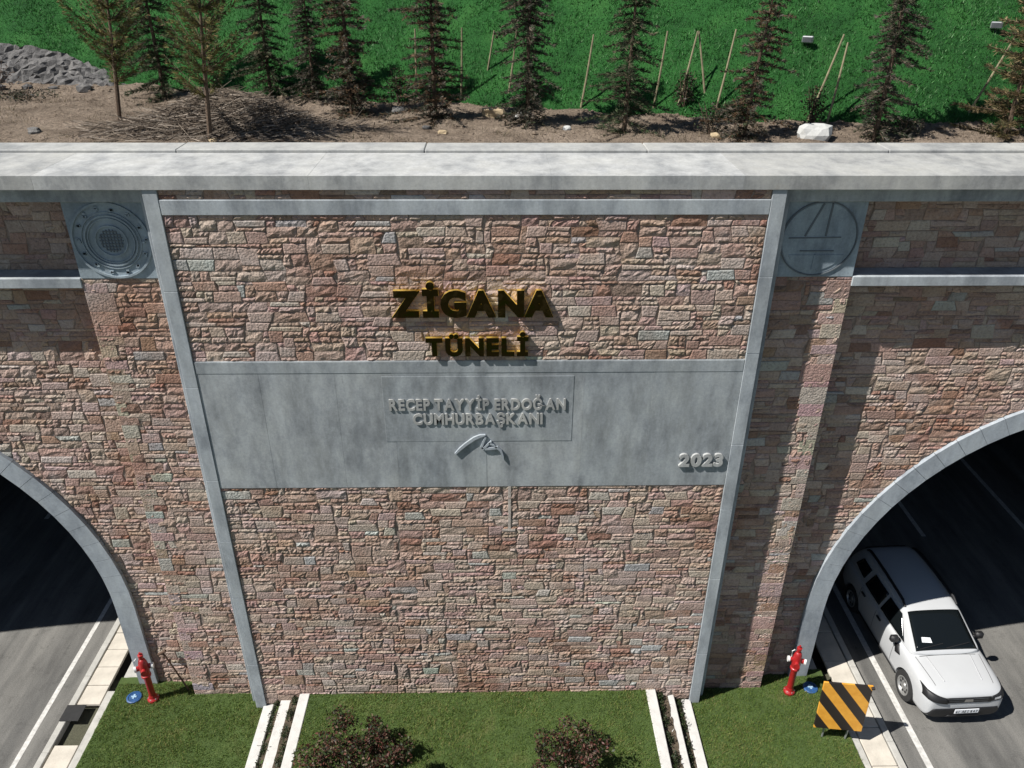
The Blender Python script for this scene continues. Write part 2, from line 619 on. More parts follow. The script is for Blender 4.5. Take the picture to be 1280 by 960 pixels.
def masonry(parent, regions, seed, limit=300):
    """regions: (x0, x1, z0, z1, yw, arch). The largest stones in view become parts, the rest one part."""
    rg = random.Random(seed)
    cand = []
    for k, (x0, x1, z0, z1, yw, arch) in enumerate(regions):
        for cr, cells in pack(x0, x1, z0, z1, seed * 31 + k):
            mx, mz = sum(p[0] for p in cr) / 4, sum(p[1] for p in cr) / 4
            if arch:
                ac, az0, ar = arch
                d = math.hypot(mx - ac, mz - az0) if mz > az0 else abs(mx - ac)
                if d < ar - .02:
                    continue
            area = abs((cr[1][0] - cr[0][0]) * (cr[3][1] - cr[0][1]))
            dist = (Vector((mx, yw, mz)) - CAM).length
            score = area / dist ** 2 if in_view(mx, yw, mz, 0) else 0
            dressed = (cells >= 4 and rg.random() < .5) or (cells in (2, 3) and rg.random() < .16)
            col = list(rg.choices([q[0] for q in DRESSED], [q[1] for q in DRESSED])[0] if dressed else rg.choices(PCOL, PW)[0])
            if not dressed and col[2] > .29 and rg.random() < .75:
                col = list(PCOL[rg.randrange(4)])
            f = rg.uniform(.86, 1.1)
            col = [min(.6, v * f * rg.uniform(.96, 1.04)) for v in col]
            cand.append((score, cr, yw, dressed, col, arch))
    cand.sort(key=lambda c: -c[0])
    JV, JF, JT = [], [], []
    for n, (score, cr, yw, dressed, col, arch) in enumerate(cand):
        single = n < limit and score > 0
        V, F = stone_geo(cr, yw, dressed, rg, single, arch)
        if single:
            world_obj('stone', V, F, M['stone'], parent, tones=[(*col, 1)] * len(V))
        else:
            b0 = len(JV)
            JV += V
            JF += [tuple(i + b0 for i in f) for f in F]
            JT += [(*col, 1)] * len(V)
    o = world_obj('rubble_stones', JV, JF, M['stone'], parent, tones=JT)
    o['kind'] = 'stuff'


# ------------------------------------------------------------------ planes of the front, in metres from the camera
Y_PIL, Y_STEP, Y_PIER, Y_WALL, Y_BAY = 12.0, 12.19, 12.42, 12.79, 12.045
XL, XR = -5.38, 4.48           # outer edges of the pilasters
PIER_L, PIER_R = -6.86, 5.97   # outer edges of the piers
Z_TOP = 11.77                  # underside of the coping
ARCH_R = (12.34, 2.25, 5.19)
ARCH_L = (-13.42, 2.55, 5.19)
RING = .41

# central bay
bay = empty('stone_wall', (-.45, Y_BAY, 0), 'tall rubble stone wall between two grey pilasters with concrete plaque', 'wall')
MB().box(XL + .3, XR - .3, Y_BAY, 12.7, 0, Z_TOP - .01).world('wall_core', M['mortar'], bay)
for s_, xo in ((1, XL), (-1, XR)):
    xi = xo + s_ * .225
    pil = MB().box(min(xo, xi) + .01, max(xo, xi) - .01, Y_PIL + .02, 12.72, .02, Z_TOP - .006).world('pilaster', M['concrete'], bay)
    rgp = random.Random(12 + s_)
    z = .02
    while z < Z_TOP - .1:
        h = min(rgp.uniform(1.3, 2.2), Z_TOP - .004 - z)
        if Z_TOP - .004 - z - h < .6:
            h = Z_TOP - .004 - z
        MB().box(min(xo, xi), max(xo, xi), Y_PIL + rgp.uniform(-.002, .002), 12.7, z + .0015, z + h - .0015, .006).world('pilaster_block', M['concrete'], pil)
        z += h
    xs_ = xo - s_ * .13
    MB().box(min(xo - s_ * .003, xs_), max(xo - s_ * .003, xs_), Y_STEP, 12.72, .01, Z_TOP - .006, .01).world('pilaster_step', M['concrete'], bay)
MB().box(XL + .229, XR - .229, Y_PIL + .004, 12.3, 11.37, 11.61, .008).world('string_course', M['concrete'], bay)
plq = MB().box(XL + .231, XR - .231, Y_PIL + .03, 12.3, 6.195, 8.825).world('plaque', M['plaque'], bay)
rgp = random.Random(5)
px0 = XL + .229
for wdt in (1.05, 1.3, .98, 1.62, 1.71, 1.2, XR - .229 - px0 - 7.86):
    for z0, z1 in ((6.19, 8.83),):
        MB().box(px0 + .001, px0 + wdt - .001, Y_PIL + .014 + rgp.uniform(-.0015, .0015), 12.25, z0, z1, .002).world('plaque_slab', M['plaque'] if rgp.random() < .6 else M['plaque2'], plq)
    px0 += wdt
MB().box(XL + .235, XR - .235, Y_PIL + .009, Y_PIL + .05, 8.6, 8.82, .004).world('plaque_border', M['plaque'], plq)
MB().box(-2.0, 1.33, Y_PIL + .0095, Y_PIL + .05, 7.2, 8.53, .003).world('plaque_panel', M['plaque'], plq)
xa, xb = XL + .225, XR - .225
masonry(bay, [(xa, xb, .3, 6.2, Y_BAY, None), (xa, xb, 8.82, 11.37, Y_BAY, None), (xa, xb, 11.61, Z_TOP, Y_BAY, None)], 3)

# the two tunnel portals
def portal(name, sgn, arch, pier_out, pil_edge, x_far, label, seed):
    ac, az0, ar = arch
    p = empty(name, (ac, Y_WALL, 0), label, 'tunnel portal')
    x_near = pier_out
    # wall core with the arched opening
    mb = MB()
    xn = sorted((x_near - sgn * .2, x_far))
    N = 48
    ro = ar + .1
    arc = [(ac - ro * math.cos(math.pi * k / N), az0 + ro * math.sin(math.pi * k / N)) for k in range(N + 1)]
    V, F = [], []
    for yy in (Y_WALL, Y_WALL + .6):
        for x, z in arc:
            V.append((x, yy, z)); V.append((x, yy, Z_TOP - .02))
    n2 = 2 * (N + 1)
    for k in range(N):
        a = 2 * k
        F.append((a, a + 2, a + 3, a + 1))
        F.append((n2 + a, n2 + a + 1, n2 + a + 3, n2 + a + 2))
        F.append((a, n2 + a, n2 + a + 2, a + 2))
    mb.add(V, F)
    mb.box(xn[0], ac - ro, Y_WALL, Y_WALL + .6, 0, Z_TOP - .02)
    mb.box(ac + ro, xn[1], Y_WALL, Y_WALL + .6, 0, Z_TOP - .02)
    mb.world('wall_core', M['mortar'], p)
    px = sorted((pil_edge, pier_out))
    MB().box(px[0], px[1], Y_PIER, Y_WALL + .3, 0, 11.5).world('pier_core', M['mortar'], p)
    lx = sorted((pier_out + sgn * .004, x_far))
    MB().box(lx[0], lx[1], 12.375, Y_WALL + .1, 10.02, 10.20, .012).world('ledge', M['concrete'], p)
    bx_ = sorted((pil_edge + sgn * .004, x_far))
    MB().box(bx_[0], bx_[1], 12.27, Y_WALL + .1, 11.5, Z_TOP - .005, .01).world('lintel_band', M['concrete'], p)
    # ring of dressed blocks
    def block(pts):
        v = [(x, 12.70, z) for x, z in pts] + [(x, 13.02, z) for x, z in pts]
        f = [(0, 1, 2, 3), (7, 6, 5, 4)] + [(k, 4 + k, 4 + (k + 1) % 4, (k + 1) % 4) for k in range(4)]
        o = MB().add(v, f).world('voussoir', M['ringstone'], p)
        return o
    nb = 38
    for k in range(nb):
        t0, t1 = math.pi * k / nb + .0007, math.pi * (k + 1) / nb - .0007
        pts = [(ac - r_ * math.cos(t), az0 + r_ * math.sin(t)) for t, r_ in ((t0, ar), (t0, ar + RING), (t1, ar + RING), (t1, ar))]
        block(pts)
    for sd in (-1, 1):
        for k in range(4):
            jh = (az0 - .05) / 4
            z0, z1 = .05 + k * jh + .003, .05 + (k + 1) * jh - .003
            a, c = ac + sd * ar, ac + sd * (ar + RING)
            pts = [(a, z0), (c, z0), (c, z1), (a, z1)]
            block(pts if sd > 0 else pts[::-1])
    am = (ac, az0, ar + RING - .06)
    rq = random.Random(seed)
    zq, big = .05, True
    while zq < 10.15:
        hq = min(rq.choice((.12, .17, .2, .26, .34)) * rq.uniform(.9, 1.1), 10.188 - zq)
        wq = rq.uniform(.34, .56) if big else rq.uniform(.16, .34)
        qx = sorted((pier_out - sgn * wq, pier_out + sgn * .012))
        V_ = MB().box(qx[0] + .004, qx[1], Y_PIER - rq.uniform(.019, .027), Y_WALL + .05, zq + .004, zq + hq - .004, .007)
        col_ = [v * rq.uniform(.88, 1.08) for v in rq.choices([q[0] for q in DRESSED], [q[1] for q in DRESSED])[0]]
        o_ = V_.world('quoin', M['stone'], p)
        at_ = o_.data.color_attributes.new('tone', 'FLOAT_COLOR', 'POINT')
        at_.data.foreach_set('color', np.tile(np.array((*col_, 1), dtype=np.float32), len(o_.data.vertices)))
        zq += hq
        big = rq.random() < .5
    wx = sorted((pier_out, x_far))
    masonry(p, [(px[0], px[1], .05, 10.19, Y_PIER, None), (wx[0], wx[1], .05, 10.02, Y_WALL, am), (wx[0], wx[1], 10.2, 11.5, Y_WALL, None)], seed)
    return p


portal('tunnel_portal', 1, ARCH_R, PIER_R, XR + .13, 19.2, 'rubble stone tunnel portal whose arch the white car is leaving', 5)
portal('tunnel_portal', -1, ARCH_L, PIER_L, XL - .13, -20.3, 'rubble stone tunnel portal with empty road, beside the open drain', 8)

# coping along the whole top
cop = empty('coping', (-.45, 12.5, Z_TOP), 'pale concrete coping running along the top of the whole wall', 'coping')
x = -20.6
rg = random.Random(4)
while x < 19.6:
    L = rg.uniform(2.6, 4.6)
    mt = M['coping2'] if rg.random() < .35 else M['coping']
    MB().box(x + .0005, x + L - .0005, 11.98, 13.5, Z_TOP, 11.985, .002).world('coping_slab', mt, cop)
    x += L
x = -20.6
while x < 19.6:
    L = rg.uniform(3.2, 4.2)
    MB().box(x + .003, x + L - .003, 13.515, 14.07, Z_TOP, 12.035 + rg.uniform(-.004, .004), .015).world('rear_slab', M['coping'], cop)
    x += L

# ------------------------------------------------------------------ roads, tunnels, pavements
def sheet(name, x0, x1, y0, y1, z, mat, kind='structure', nx=1, ny=1, bumpy=0, label=None):
    xs, ys = np.linspace(x0, x1, nx + 1), np.linspace(y0, y1, ny + 1)
    X, Y = np.meshgrid(xs, ys)
    Z = np.full_like(X, z) + (RNG.uniform(-bumpy, bumpy, X.shape) if bumpy else 0)
    V = np.stack([X.ravel(), Y.ravel(), Z.ravel()], 1)
    F = [(j * (nx + 1) + i, j * (nx + 1) + i + 1, (j + 1) * (nx + 1) + i + 1, (j + 1) * (nx + 1) + i) for j in range(ny) for i in range(nx)]
    o = world_obj(name, V, F, mat, smooth=bool(bumpy))
    if kind:
        o['kind'] = kind
    return o


sheet('ground', -300, 300, -300, 13, -.02, M['ground'])
road_r = sheet('road', 8.4, 19.5, -60, 48, 0, M['asphalt'])
road_l = sheet('road', -20.6, -9.55, -60, 48, 0, M['asphalt'])
def line(x, w, y0, y1, parent):
    o = sheet('lane_marking', x - w / 2, x + w / 2, y0, y1, .004, M['paint'], None)
    o.parent = parent
    o.location -= parent.location
for px_, pa in ((9.02, road_r), (15.6, road_r), (-10.14, road_l), (-16.9, road_l)):
    line(px_, .14 if px_ > 0 else .11, -60, 47, pa)
for xc, pa, y0 in ((12.43, road_r, 17.85), (-13.5, road_l, 19.0)):
    for k in range(-6, 3):
        line(xc, .13, y0 + k * 9, y0 + k * 9 + 3, pa)

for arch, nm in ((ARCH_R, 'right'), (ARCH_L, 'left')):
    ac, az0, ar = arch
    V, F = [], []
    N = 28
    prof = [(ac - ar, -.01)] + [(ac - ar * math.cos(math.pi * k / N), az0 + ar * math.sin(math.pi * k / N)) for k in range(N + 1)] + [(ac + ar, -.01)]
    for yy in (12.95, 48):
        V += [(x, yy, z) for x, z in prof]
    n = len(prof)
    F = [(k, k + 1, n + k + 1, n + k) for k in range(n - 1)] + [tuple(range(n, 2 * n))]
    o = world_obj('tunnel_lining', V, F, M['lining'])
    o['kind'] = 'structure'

# drain channels: outer kerb, cover slabs, inner kerb
def drain(x_road, x_k, x_c0, x_c1, x_i0, x_i1, slab, y_start, gap, label, seed):
    rg = random.Random(seed)
    d = empty('drain_channel', ((x_c0 + x_c1) / 2, 12, 0), label, 'drain')
    a = sorted((x_road, x_k))
    y = -2.0
    while y < 30:
        MB().box(a[0], a[1], y + .002, y + .998, -.4, .15 + rg.uniform(-.004, .004), .012).world('kerb', M['kerb'], d)
        y += 1.0
    a = sorted((x_i0, x_i1))
    MB().box(a[0], a[1], -2, 12.55, -.4, .16, .012).world('inner_kerb', M['kerb'], d)
    a = sorted((x_c0, x_c1))
    fl = sorted((x_k, x_i0))
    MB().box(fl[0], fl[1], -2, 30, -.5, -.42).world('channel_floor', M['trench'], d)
    y = y_start
    while y < 30:
        t = rg.uniform(-.006, .006)
        MB().box(a[0], a[1], y + .008, y + slab - .008, .07, .145 + t, .01).world('cover_slab', M['cover'], d)
        y += slab
    y = y_start - slab
    while y > 4:
        MB().box(a[0], a[1], y + .008, y + slab - .008, .07, .145, .01).world('cover_slab', M['cover'], d)
        y -= slab
    return d


dl = drain(-9.62, -9.47, -9.44, -8.93, -8.90, -8.71, .53, 12.2, None, 'concrete drain with a gap in its covers beside the empty road', 1)
# take out the covers that are missing in front of the left hydrant
for o in list(dl.children):
    if o.name.startswith('cover_slab'):
        yy = o.location.y + 12
        if 10.75 < yy < 12.18:
            bpy.data.objects.remove(o)
o = MB().box(-9.42, -8.92, 10.62, 11.16, .05, .15, .01).world('cover_slab', M['cover'], dl)
MB().box(-9.425, -8.915, 10.585, 10.615, .03, .13, .006).world('cover_edge', M['redcover'], o)
MB().box(-9.62, -9.2, 11.75, 12.17, .158, .172, .004).world('rubber_mat', M['rubber'], dl)
dr = drain(8.46, 8.31, 8.28, 7.75, 7.72, 7.54, .92, 10.42, None, 'pale concrete drain covers along the kerb beside the white car', 2)
# flat concrete margin between kerb and arch foot
MB().box(7.2, 7.5, 12.6, 14.5, -.1, .148, .01).world('arch_foot_slab', M['kerb'], dr)
MB().box(-8.7, -8.25, 12.5, 14.5, -.1, .148, .01).world('arch_foot_slab', M['kerb'], dl)

# ------------------------------------------------------------------ lawns
sheet('lawn', -8.72, -4.9, -2, 12.9, .19, M['lawn'], nx=40, ny=140, bumpy=.012)
sheet('lawn', 3.95, 7.55, -2, 12.9, .19, M['lawn'], nx=40, ny=140, bumpy=.012)
sheet('lawn', -4.2, 3.3, -2, 12.2, .585, M['lawn'], nx=70, ny=140, bumpy=.012)
sheet('bed', -4.85, -4.55, -2, 12.2, .30, M['bed'], nx=4, ny=140, bumpy=.02)
sheet('bed', -5.1, -4.8, -2, 12.2, .2, M['bed'], nx=4, ny=140, bumpy=.015)
sheet('bed', -4.6, -4.2, -2, 12.2, .44, M['bed'], nx=4, ny=140, bumpy=.02)
sheet('bed', 3.85, 4.15, -2, 12.2, .22, M['bed'], nx=4, ny=140, bumpy=.02)
sheet('bed', 3.4, 3.75, -2, 12.2, .42, M['bed'], nx=4, ny=140, bumpy=.02)
BEAMS = [(-4.38, -4.16, .61, 'innermost'), (-4.82, -4.59, .41, 'middle'), (-5.22, -5.0, .26, 'outermost'),
         (3.25, 3.47, .61, 'innermost'), (3.67, 3.9, .41, 'middle'), (4.08, 4.29, .26, 'outermost')]
for i, (a, c, z, w) in enumerate(BEAMS):
    side = 'beside the empty tunnel road' if i < 3 else 'on the white car side'
    o = MB().box(a, c, 4, 12.06 if z < .3 else 12.1, -.1, z, .012).world('edging_beam', M['whitekerb'])
    what = {'innermost': 'highest', 'middle': 'middle', 'outermost': 'lowest'}[w]
    tag(o, f'{what} of three long white edging beams stepping down from the lawn {side}', 'edging', 'white edging beams beside the middle lawn')


def blades(name, x0, x1, y0, y1, z, n, hmin, hmax, cols, label, seed, wid=.012, slope=None, keep=None):
    rg = np.random.default_rng(seed)
    X, Y = rg.uniform(x0, x1, n), rg.uniform(y0, y1, n)
    if keep is not None:
        k = keep(X, Y)
        X, Y = X[k], Y[k]
        n = len(X)
    Z = np.full(n, z) if slope is None else slope(X, Y)
    h = rg.uniform(hmin, hmax, n)
    # patches of longer and paler grass
    patch = .5 + .5 * np.sin(X * 2.1 + 1.3 * np.sin(Y * 1.7 + seed)) * np.cos(Y * 2.6 + .8 * np.sin(X * 1.1))
    h *= .75 + .5 * patch
    t = rg.uniform(0, 2 * np.pi, n)
    l = rg.uniform(.2, .9, n) * h
    la = rg.uniform(0, 2 * np.pi, n)
    dx, dy = np.cos(t) * wid / 2, np.sin(t) * wid / 2
    A = np.stack([X - dx, Y - dy, Z], 1)
    B = np.stack([X + dx, Y + dy, Z], 1)
    C = np.stack([X + l * np.cos(la), Y + l * np.sin(la), Z + h], 1)
    V = np.stack([A, B, C], 1).reshape(-1, 3)
    F = np.arange(3 * n).reshape(-1, 3)
    c = np.array(cols)
    wts = rg.random(n) * .75 + patch * .25
    idx = np.clip((wts * len(c)).astype(int), 0, len(c) - 1)
    T = np.repeat(np.concatenate([c[idx] * rg.uniform(.75, 1.25, (n, 1)), np.ones((n, 1))], 1), 3, 0)
    o = link(name, np_mesh(name, V, F, T), M['blade'])
    return tag(o, label, 'grass', kind='stuff')


GC = [(.06, .11, .022), (.10, .165, .034), (.135, .20, .044), (.18, .23, .058), (.28, .26, .10)]
blades('grass', -4.16, 3.26, 9.4, 12.1, .58, 62000, .03, .07, GC, 'mown green grass on the raised middle lawn', 1)
blades('grass', -8.7, -5.2, 9.4, 12.7, .185, 40000, .03, .07, GC, 'mown green grass round the hydrant near the open drain', 2, keep=lambda X, Y: ~((X > -6.9) & (Y > 12.38)))
blades('grass', 4.3, 7.54, 9.4, 12.7, .185, 38000, .03, .07, GC, 'mown green grass round the hydrant behind the striped sign', 3, keep=lambda X, Y: ~((X < 6.0) & (Y > 12.38)))

for k_, (x0_, x1_, z_) in enumerate(((-4.16, 3.26, .58), (-8.7, -5.2, .185), (4.3, 7.54, .185))):
    where = ('the raised middle lawn', 'the lawn by the open drain', 'the lawn by the striped sign')[k_]
    blades('grass', x0_, x1_, 4.0, 9.4, z_, 26000, .04, .08, GC, f'nearer strip of mown grass on {where}', 40 + k_, wid=.018)

# ------------------------------------------------------------------ upper terrace: soil strip and green bank
FOOT = [(-30, 21.6), (-15.1, 21.0), (-11.4, 20.6), (-8.0, 20.1), (-5.9, 19.2), (-3.9, 18.4), (-1.0, 17.85), (1.3, 17.0), (2.9, 16.5), (4.4, 15.95), (5.8, 15.6), (7.8, 15.2), (10.2, 15.4), (30, 15.6)]
FX, FY = np.array([p[0] for p in FOOT]), np.array([p[1] for p in FOOT])
def foot(x):
    return np.interp(x, FX, FY)
SLOPE = math.tan(R(41))
def wob(x, y):
    return .10 * np.sin(x * 1.3 + 2 * np.sin(y * .5)) * np.cos(y * 1.1) + .05 * np.sin(x * 3.1 + y * 2.3)
def bank_z(x, y):
    return 12.0 + np.maximum(0, y - foot(x)) * SLOPE * (1 - .012 * np.maximum(0, y - foot(x))) + wob(x, y) * np.clip((y - foot(x)) / 1.5, 0, 1)
def soil_z(x, y):
    return 11.96 + .05 * np.sin(x * 1.7 + y) * np.sin(y * 1.9 - x * .6) + .03 * np.sin(x * 4.3) * np.cos(y * 5.1 + x) + .12 * np.clip((y - foot(x) + 1.0), 0, 1)
xs = np.linspace(-26, 26, 261)
ts = np.linspace(0, 1, 46)
V, F = [], []
for t in ts:
    yy = 14.02 + (foot(xs) + .5 - 14.02) * t
    zz = soil_z(xs, yy) + RNG.uniform(-.018, .018, len(xs)) - (.02 if t == 0 else 0)
    V += list(zip(xs, yy, zz))
n = len(xs)
F = [(j * n + i, j * n + i + 1, (j + 1) * n + i + 1, (j + 1) * n + i) for j in range(len(ts) - 1) for i in range(n - 1)]
tag(world_obj('soil_terrace', V, F, M['soil'], smooth=True), kind='structure')
V = []
ts = np.concatenate([np.linspace(-.1, 6, 62), np.linspace(7, 24, 18)])
for t in ts:
    yy = foot(xs) + t
    zz = bank_z(xs, yy) + RNG.uniform(-.02, .02, len(xs)) - (.1 if t < 0 else 0)
    V += list(zip(xs, yy, zz))
F = [(j * n + i, j * n + i + 1, (j + 1) * n + i + 1, (j + 1) * n + i) for j in range(len(ts) - 1) for i in range(n - 1)]
tag(world_obj('green_bank', V, F, M['turf'], smooth=True), kind='structure')
TC = [(.010, .042, .009), (.02, .092, .018), (.034, .14, .027), (.05, .18, .04), (.12, .25, .10)]
def bank_keep(X, Y):
    return (Y > foot(X) + .02) & (Y < foot(X) + 5.5)
blades('bank_turf', -16, 12, 15, 31, 12, 420000, .035, .09, TC, 'bright green turf covering the steep bank', 5, wid=.022, slope=lambda X, Y: bank_z(X, Y) - .01, keep=bank_keep)

blades('dry_grass', -14, 11, 14.1, 24, 12, 26000, .03, .12, [(.16, .12, .07), (.24, .19, .12), (.10, .08, .05), (.05, .06, .025)], 'thin dry grass and litter on the soil terrace', 9, wid=.012, slope=lambda X, Y: soil_z(X, Y) - .01, keep=lambda X, Y: (Y < foot(X) + .1) & (np.sin(X * 2.3 + np.sin(Y * 3)) + np.sin(Y * 2.9 + X) > .3))

# ------------------------------------------------------------------ lettering
def glyph(ch, depth, offset=0.0, res=4):
    cu = bpy.data.curves.new('glyph', 'FONT')
    cu.body = ch
    cu.extrude = depth
    cu.offset = offset
    cu.resolution_u = res
    cu.size = 1
    ob = bpy.data.objects.new('glyph', cu)
    COL.objects.link(ob)
    dg = bpy.context.evaluated_depsgraph_get()
    me = bpy.data.meshes.new_from_object(ob.evaluated_get(dg))
    bpy.data.objects.remove(ob)
    bpy.data.curves.remove(cu)
    return me


def lettering(text, x0, x1, zb, cap, yb, depth, parent, mats, offset=.02, gap=.12, space=.3):
    """every letter a mesh of its own, standing from yb towards the viewer"""
    gl, xx = [], 0
    cap_h = None
    for ch in text:
        if ch == ' ':
            xx += space
            continue
        me = glyph(ch, .5, offset)
        a = np.empty(len(me.vertices) * 3)
        me.vertices.foreach_get('co', a)
        a = a.reshape(-1, 3)
        if gl and ch in 'ATY' and gl[-1][3] in 'A\u011eYP\u015eGN':
            xx -= .16 if gl[-1][3] == '\u011e' else .05
        gl.append((me, a, xx - a[:, 0].min(), ch))
        xx += a[:, 0].max() - a[:, 0].min() + gap
    tot = xx - gap
    sx = (x1 - x0) / tot
    e = glyph('E', .5, offset)
    b_ = np.empty(len(e.vertices) * 3); e.vertices.foreach_get('co', b_); b_ = b_.reshape(-1, 3)
    ch_ = b_[:, 1].max()
    sz = cap / ch_
    for me, a, off, ch in gl:
        W = np.stack([x0 + (a[:, 0] + off) * sx, yb - (a[:, 2] + .5) * depth, zb + a[:, 1] * sz], 1)
        c = (W.min(0) + W.max(0)) / 2
        me.vertices.foreach_set('co', (W - c).ravel())
        me.update()
        me.materials.clear()
        mm = mats if isinstance(mats, (list, tuple)) else [mats]
        for q in mm:
            me.materials.append(q)
        for p in me.polygons:
            p.material_index = 0
            if len(mm) > 1 and p.normal.y < -.9:
                p.material_index = 1
        o = link('letter', me, None, parent)
        o.location = Vector(c) - parent.location


sg = empty('wall_lettering', (-.45, 12.08, 9.3), 'gold metal letters with dark painted-in reflections in two rows naming the tunnel', 'lettering')
lettering('Z\u0130GANA', -1.73, .93, 9.70, .44, 12.01, .07, sg, [M['gold'], M['darkreflect']], .06, .05)
lettering('T\u00dcNEL\u0130', -1.20, .52, 8.97, .32, 12.01, .065, sg, [M['gold'], M['darkreflect']], .055, .10)
yb = Y_PIL + .012
sg2 = empty('relief_lettering', (-.35, 12.05, 7.6), 'two rows of raised grey letters on the concrete plaque', 'lettering')
lettering('RECEP TAYY\u0130P ERDO\u011eAN', -1.90, 1.20, 7.87, .215, yb, .026, sg2, M['coping'], .036, .09)
lettering('CUMHURBA\u015eKANI', -1.50, .80, 7.575, .215, yb, .026, sg2, M['coping'], .036, .09)
sg3 = empty('relief_lettering', (3.7, 12.05, 6.6), 'raised grey numerals reading 2023 in the corner of the plaque', 'numerals')
lettering('2023', 3.33, 4.14, 6.65, .26, Y_PIL + .018, .05, sg3, M['coping2'], .05, .05)

# signature relief: tapering ribbons standing off the plaque
def ribbon(pts, y0, y1):
    V, F = [], []
    for i, (px, pz, w) in enumerate(pts):
        a, c = pts[max(i - 1, 0)], pts[min(i + 1, len(pts) - 1)]
        dx, dz = c[0] - a[0], c[1] - a[1]
        L = math.hypot(dx, dz)
        nx_, nz_ = -dz / L * w / 2, dx / L * w / 2
        for yy in (y0, y1):
            V += [(px + nx_, yy, pz + nz_), (px - nx_, yy, pz - nz_)]
    for i in range(len(pts) - 1):
        a, c = i * 4, i * 4 + 4
        F += [(a, c, c + 1, a + 1), (a + 2, a + 3, c + 3, c + 2), (a, a + 2, c + 2, c), (a + 1, c + 1, c + 3, a + 3)]
    F += [(0, 1, 3, 2), (len(V) - 4, len(V) - 2, len(V) - 1, len(V) - 3)]
    return V, F
def sg_pt(px, py, w):
    X, Y = 550 + px / 12.8, 530 + py / 12.8
    return (-.76 + (X - 570) * .01448, 7.35 - (Y - 541) * .0174, w)
sig = empty('relief_signature', (-.35, 12.05, 6.8), 'raised grey signature flourish below the lettering on the plaque', 'relief')
for st in ([(245, 440, .03), (330, 360, .05), (430, 280, .055), (560, 195, .06), (650, 160, .055), (735, 145, .02)],
           [(735, 180, .03), (700, 250, .04), (670, 330, .04), (700, 372, .03)],
           [(660, 350, .03), (720, 340, .04), (790, 270, .035), (830, 240, .025)],
           [(790, 270, .03), (860, 300, .035), (910, 345, .03)],
           [(720, 370, .03), (800, 355, .05), (920, 345, .05), (975, 390, .045), (1010, 480, .03), (1020, 540, .012)]):
    Vv, Ff = ribbon([sg_pt(*q) for q in st], Y_PIL - .028, Y_PIL + .02)
    MB().add(Vv, Ff).world('stroke', M['ringstone'], sig)

# thin pale plaster run and foot below the plaque
pl = empty('plaster_strip', (.22, 12.08, 5.1), 'thin white plaster strip running down the stone below the plaque', 'strip')
MB().box(.19, .245, 12.014, 12.15, 5.18, 6.18, .003).world('run', M['plaster'], pl)
MB().box(.08, .33, 12.013, 12.15, 5.12, 5.175, .003).world('foot', M['plaster'], pl)

# medallions in the top corners of the piers
def ring_mesh(mb, cx, cz, r0, r1, y0, y1, n=56):
    V, F = [], []
    for k in range(n):
        t = 2 * math.pi * k / n
        for r_ in (r0, r1):
            for yy in (y0, y1):
                V.append((cx + r_ * math.cos(t), yy, cz + r_ * math.sin(t)))
    for k in range(n):
        a, c = 4 * k, 4 * ((k + 1) % n)
        F += [(a, c, c + 2, a + 2), (a + 1, a + 3, c + 3, c + 1), (a, a + 1, c + 1, c), (a + 2, c + 2, c + 3, a + 3)]
    mb.add(V, F)
yS = Y_PIER - .03
md = empty('wall_medallion', (-6.2, yS, 10.2), 'carved round medallion with concentric rings in the corner above the empty tunnel', 'medallion')
MB().box(PIER_L, XL - .135, yS, Y_PIER + .05, 10.19, 11.497, .006).world('slab', M['relief'], md)
cx, cz = -6.2, 10.84
for r0, r1, dp in ((.60, .635, .03), (.40, .425, .028), (.36, .375, .02), (.46, .475, .02), (.24, .26, .028)):
    mb = MB(); ring_mesh(mb, cx, cz, r0, r1, yS - dp, yS + .01)
    mb.world('ring', M['relief'], md)
rg = random.Random(2)
for k in range(14):
    t = 2 * math.pi * k / 14
    mb = MB()
    a, c = cx + .535 * math.cos(t), cz + .535 * math.sin(t)
    for q in range(3):
        u, w = rg.uniform(-.03, .03), rg.uniform(-.03, .03)
        mb.box(a + u - .022, a + u + .022, yS - .022, yS + .01, c + w - .018, c + w + .018)
    mb.world('carved_sign', M['relief'], md)
for i in range(-3, 4):
    for horizontal in (0, 1):
        L = math.sqrt(max(.01, .19 ** 2 - (i * .052) ** 2))
        if horizontal:
            MB().box(cx - L, cx + L, yS - .016, yS + .01, cz + i * .052 - .007, cz + i * .052 + .007).world('grid_bar', M['groove'], md)
        else:
            MB().box(cx + i * .052 - .007, cx + i * .052 + .007, yS - .018, yS + .01, cz - L, cz + L).world('grid_bar', M['groove'], md)

md = empty('wall_medallion', (5.3, yS, 10.2), 'round sundial medallion with engraved lines above the white car side', 'medallion')
MB().box(XR + .135, PIER_R, yS, Y_PIER + .05, 10.19, 11.497, .006).world('slab', M['relief'], md)
cx, cz = 5.27, 10.85
mb = MB(); ring_mesh(mb, cx, cz, .615, .635, yS - .02, yS + .01); mb.world('ring', M['groove'], md)
mb = MB(); mb.lathe([(.60, yS - .012), (.60, yS + .01)], 48, (cx, 0, cz), 'y'); mb.world('disc', M['relief'], md)
def bar(x0, z0, x1, z1, w, name='engraved_line', mat='groove', d=.022):
    Vv, Ff = ribbon([(x0, z0, w), (x1, z1, w)], yS - d, yS + .01)
    MB().add(Vv, Ff).world(name, M[mat], md)
bar(cx - .50, cz + .02, cx + .36, cz + .03, .02)
bar(cx - .02, cz + .595, cx - .24, cz + .05, .03)
bar(cx + .12, cz + .59, cx + .10, cz + .05, .03)
bar(cx - .28, cz - .20, cx + .28, cz - .20, .02)
V = [(cx - .42, -.25), (cx + .38, -.22)]
pts = [(cx + .52 * math.cos(t), cz - .02 + .52 * math.sin(t)) for t in np.linspace(math.pi + .5, 2 * math.pi - .5, 14)]
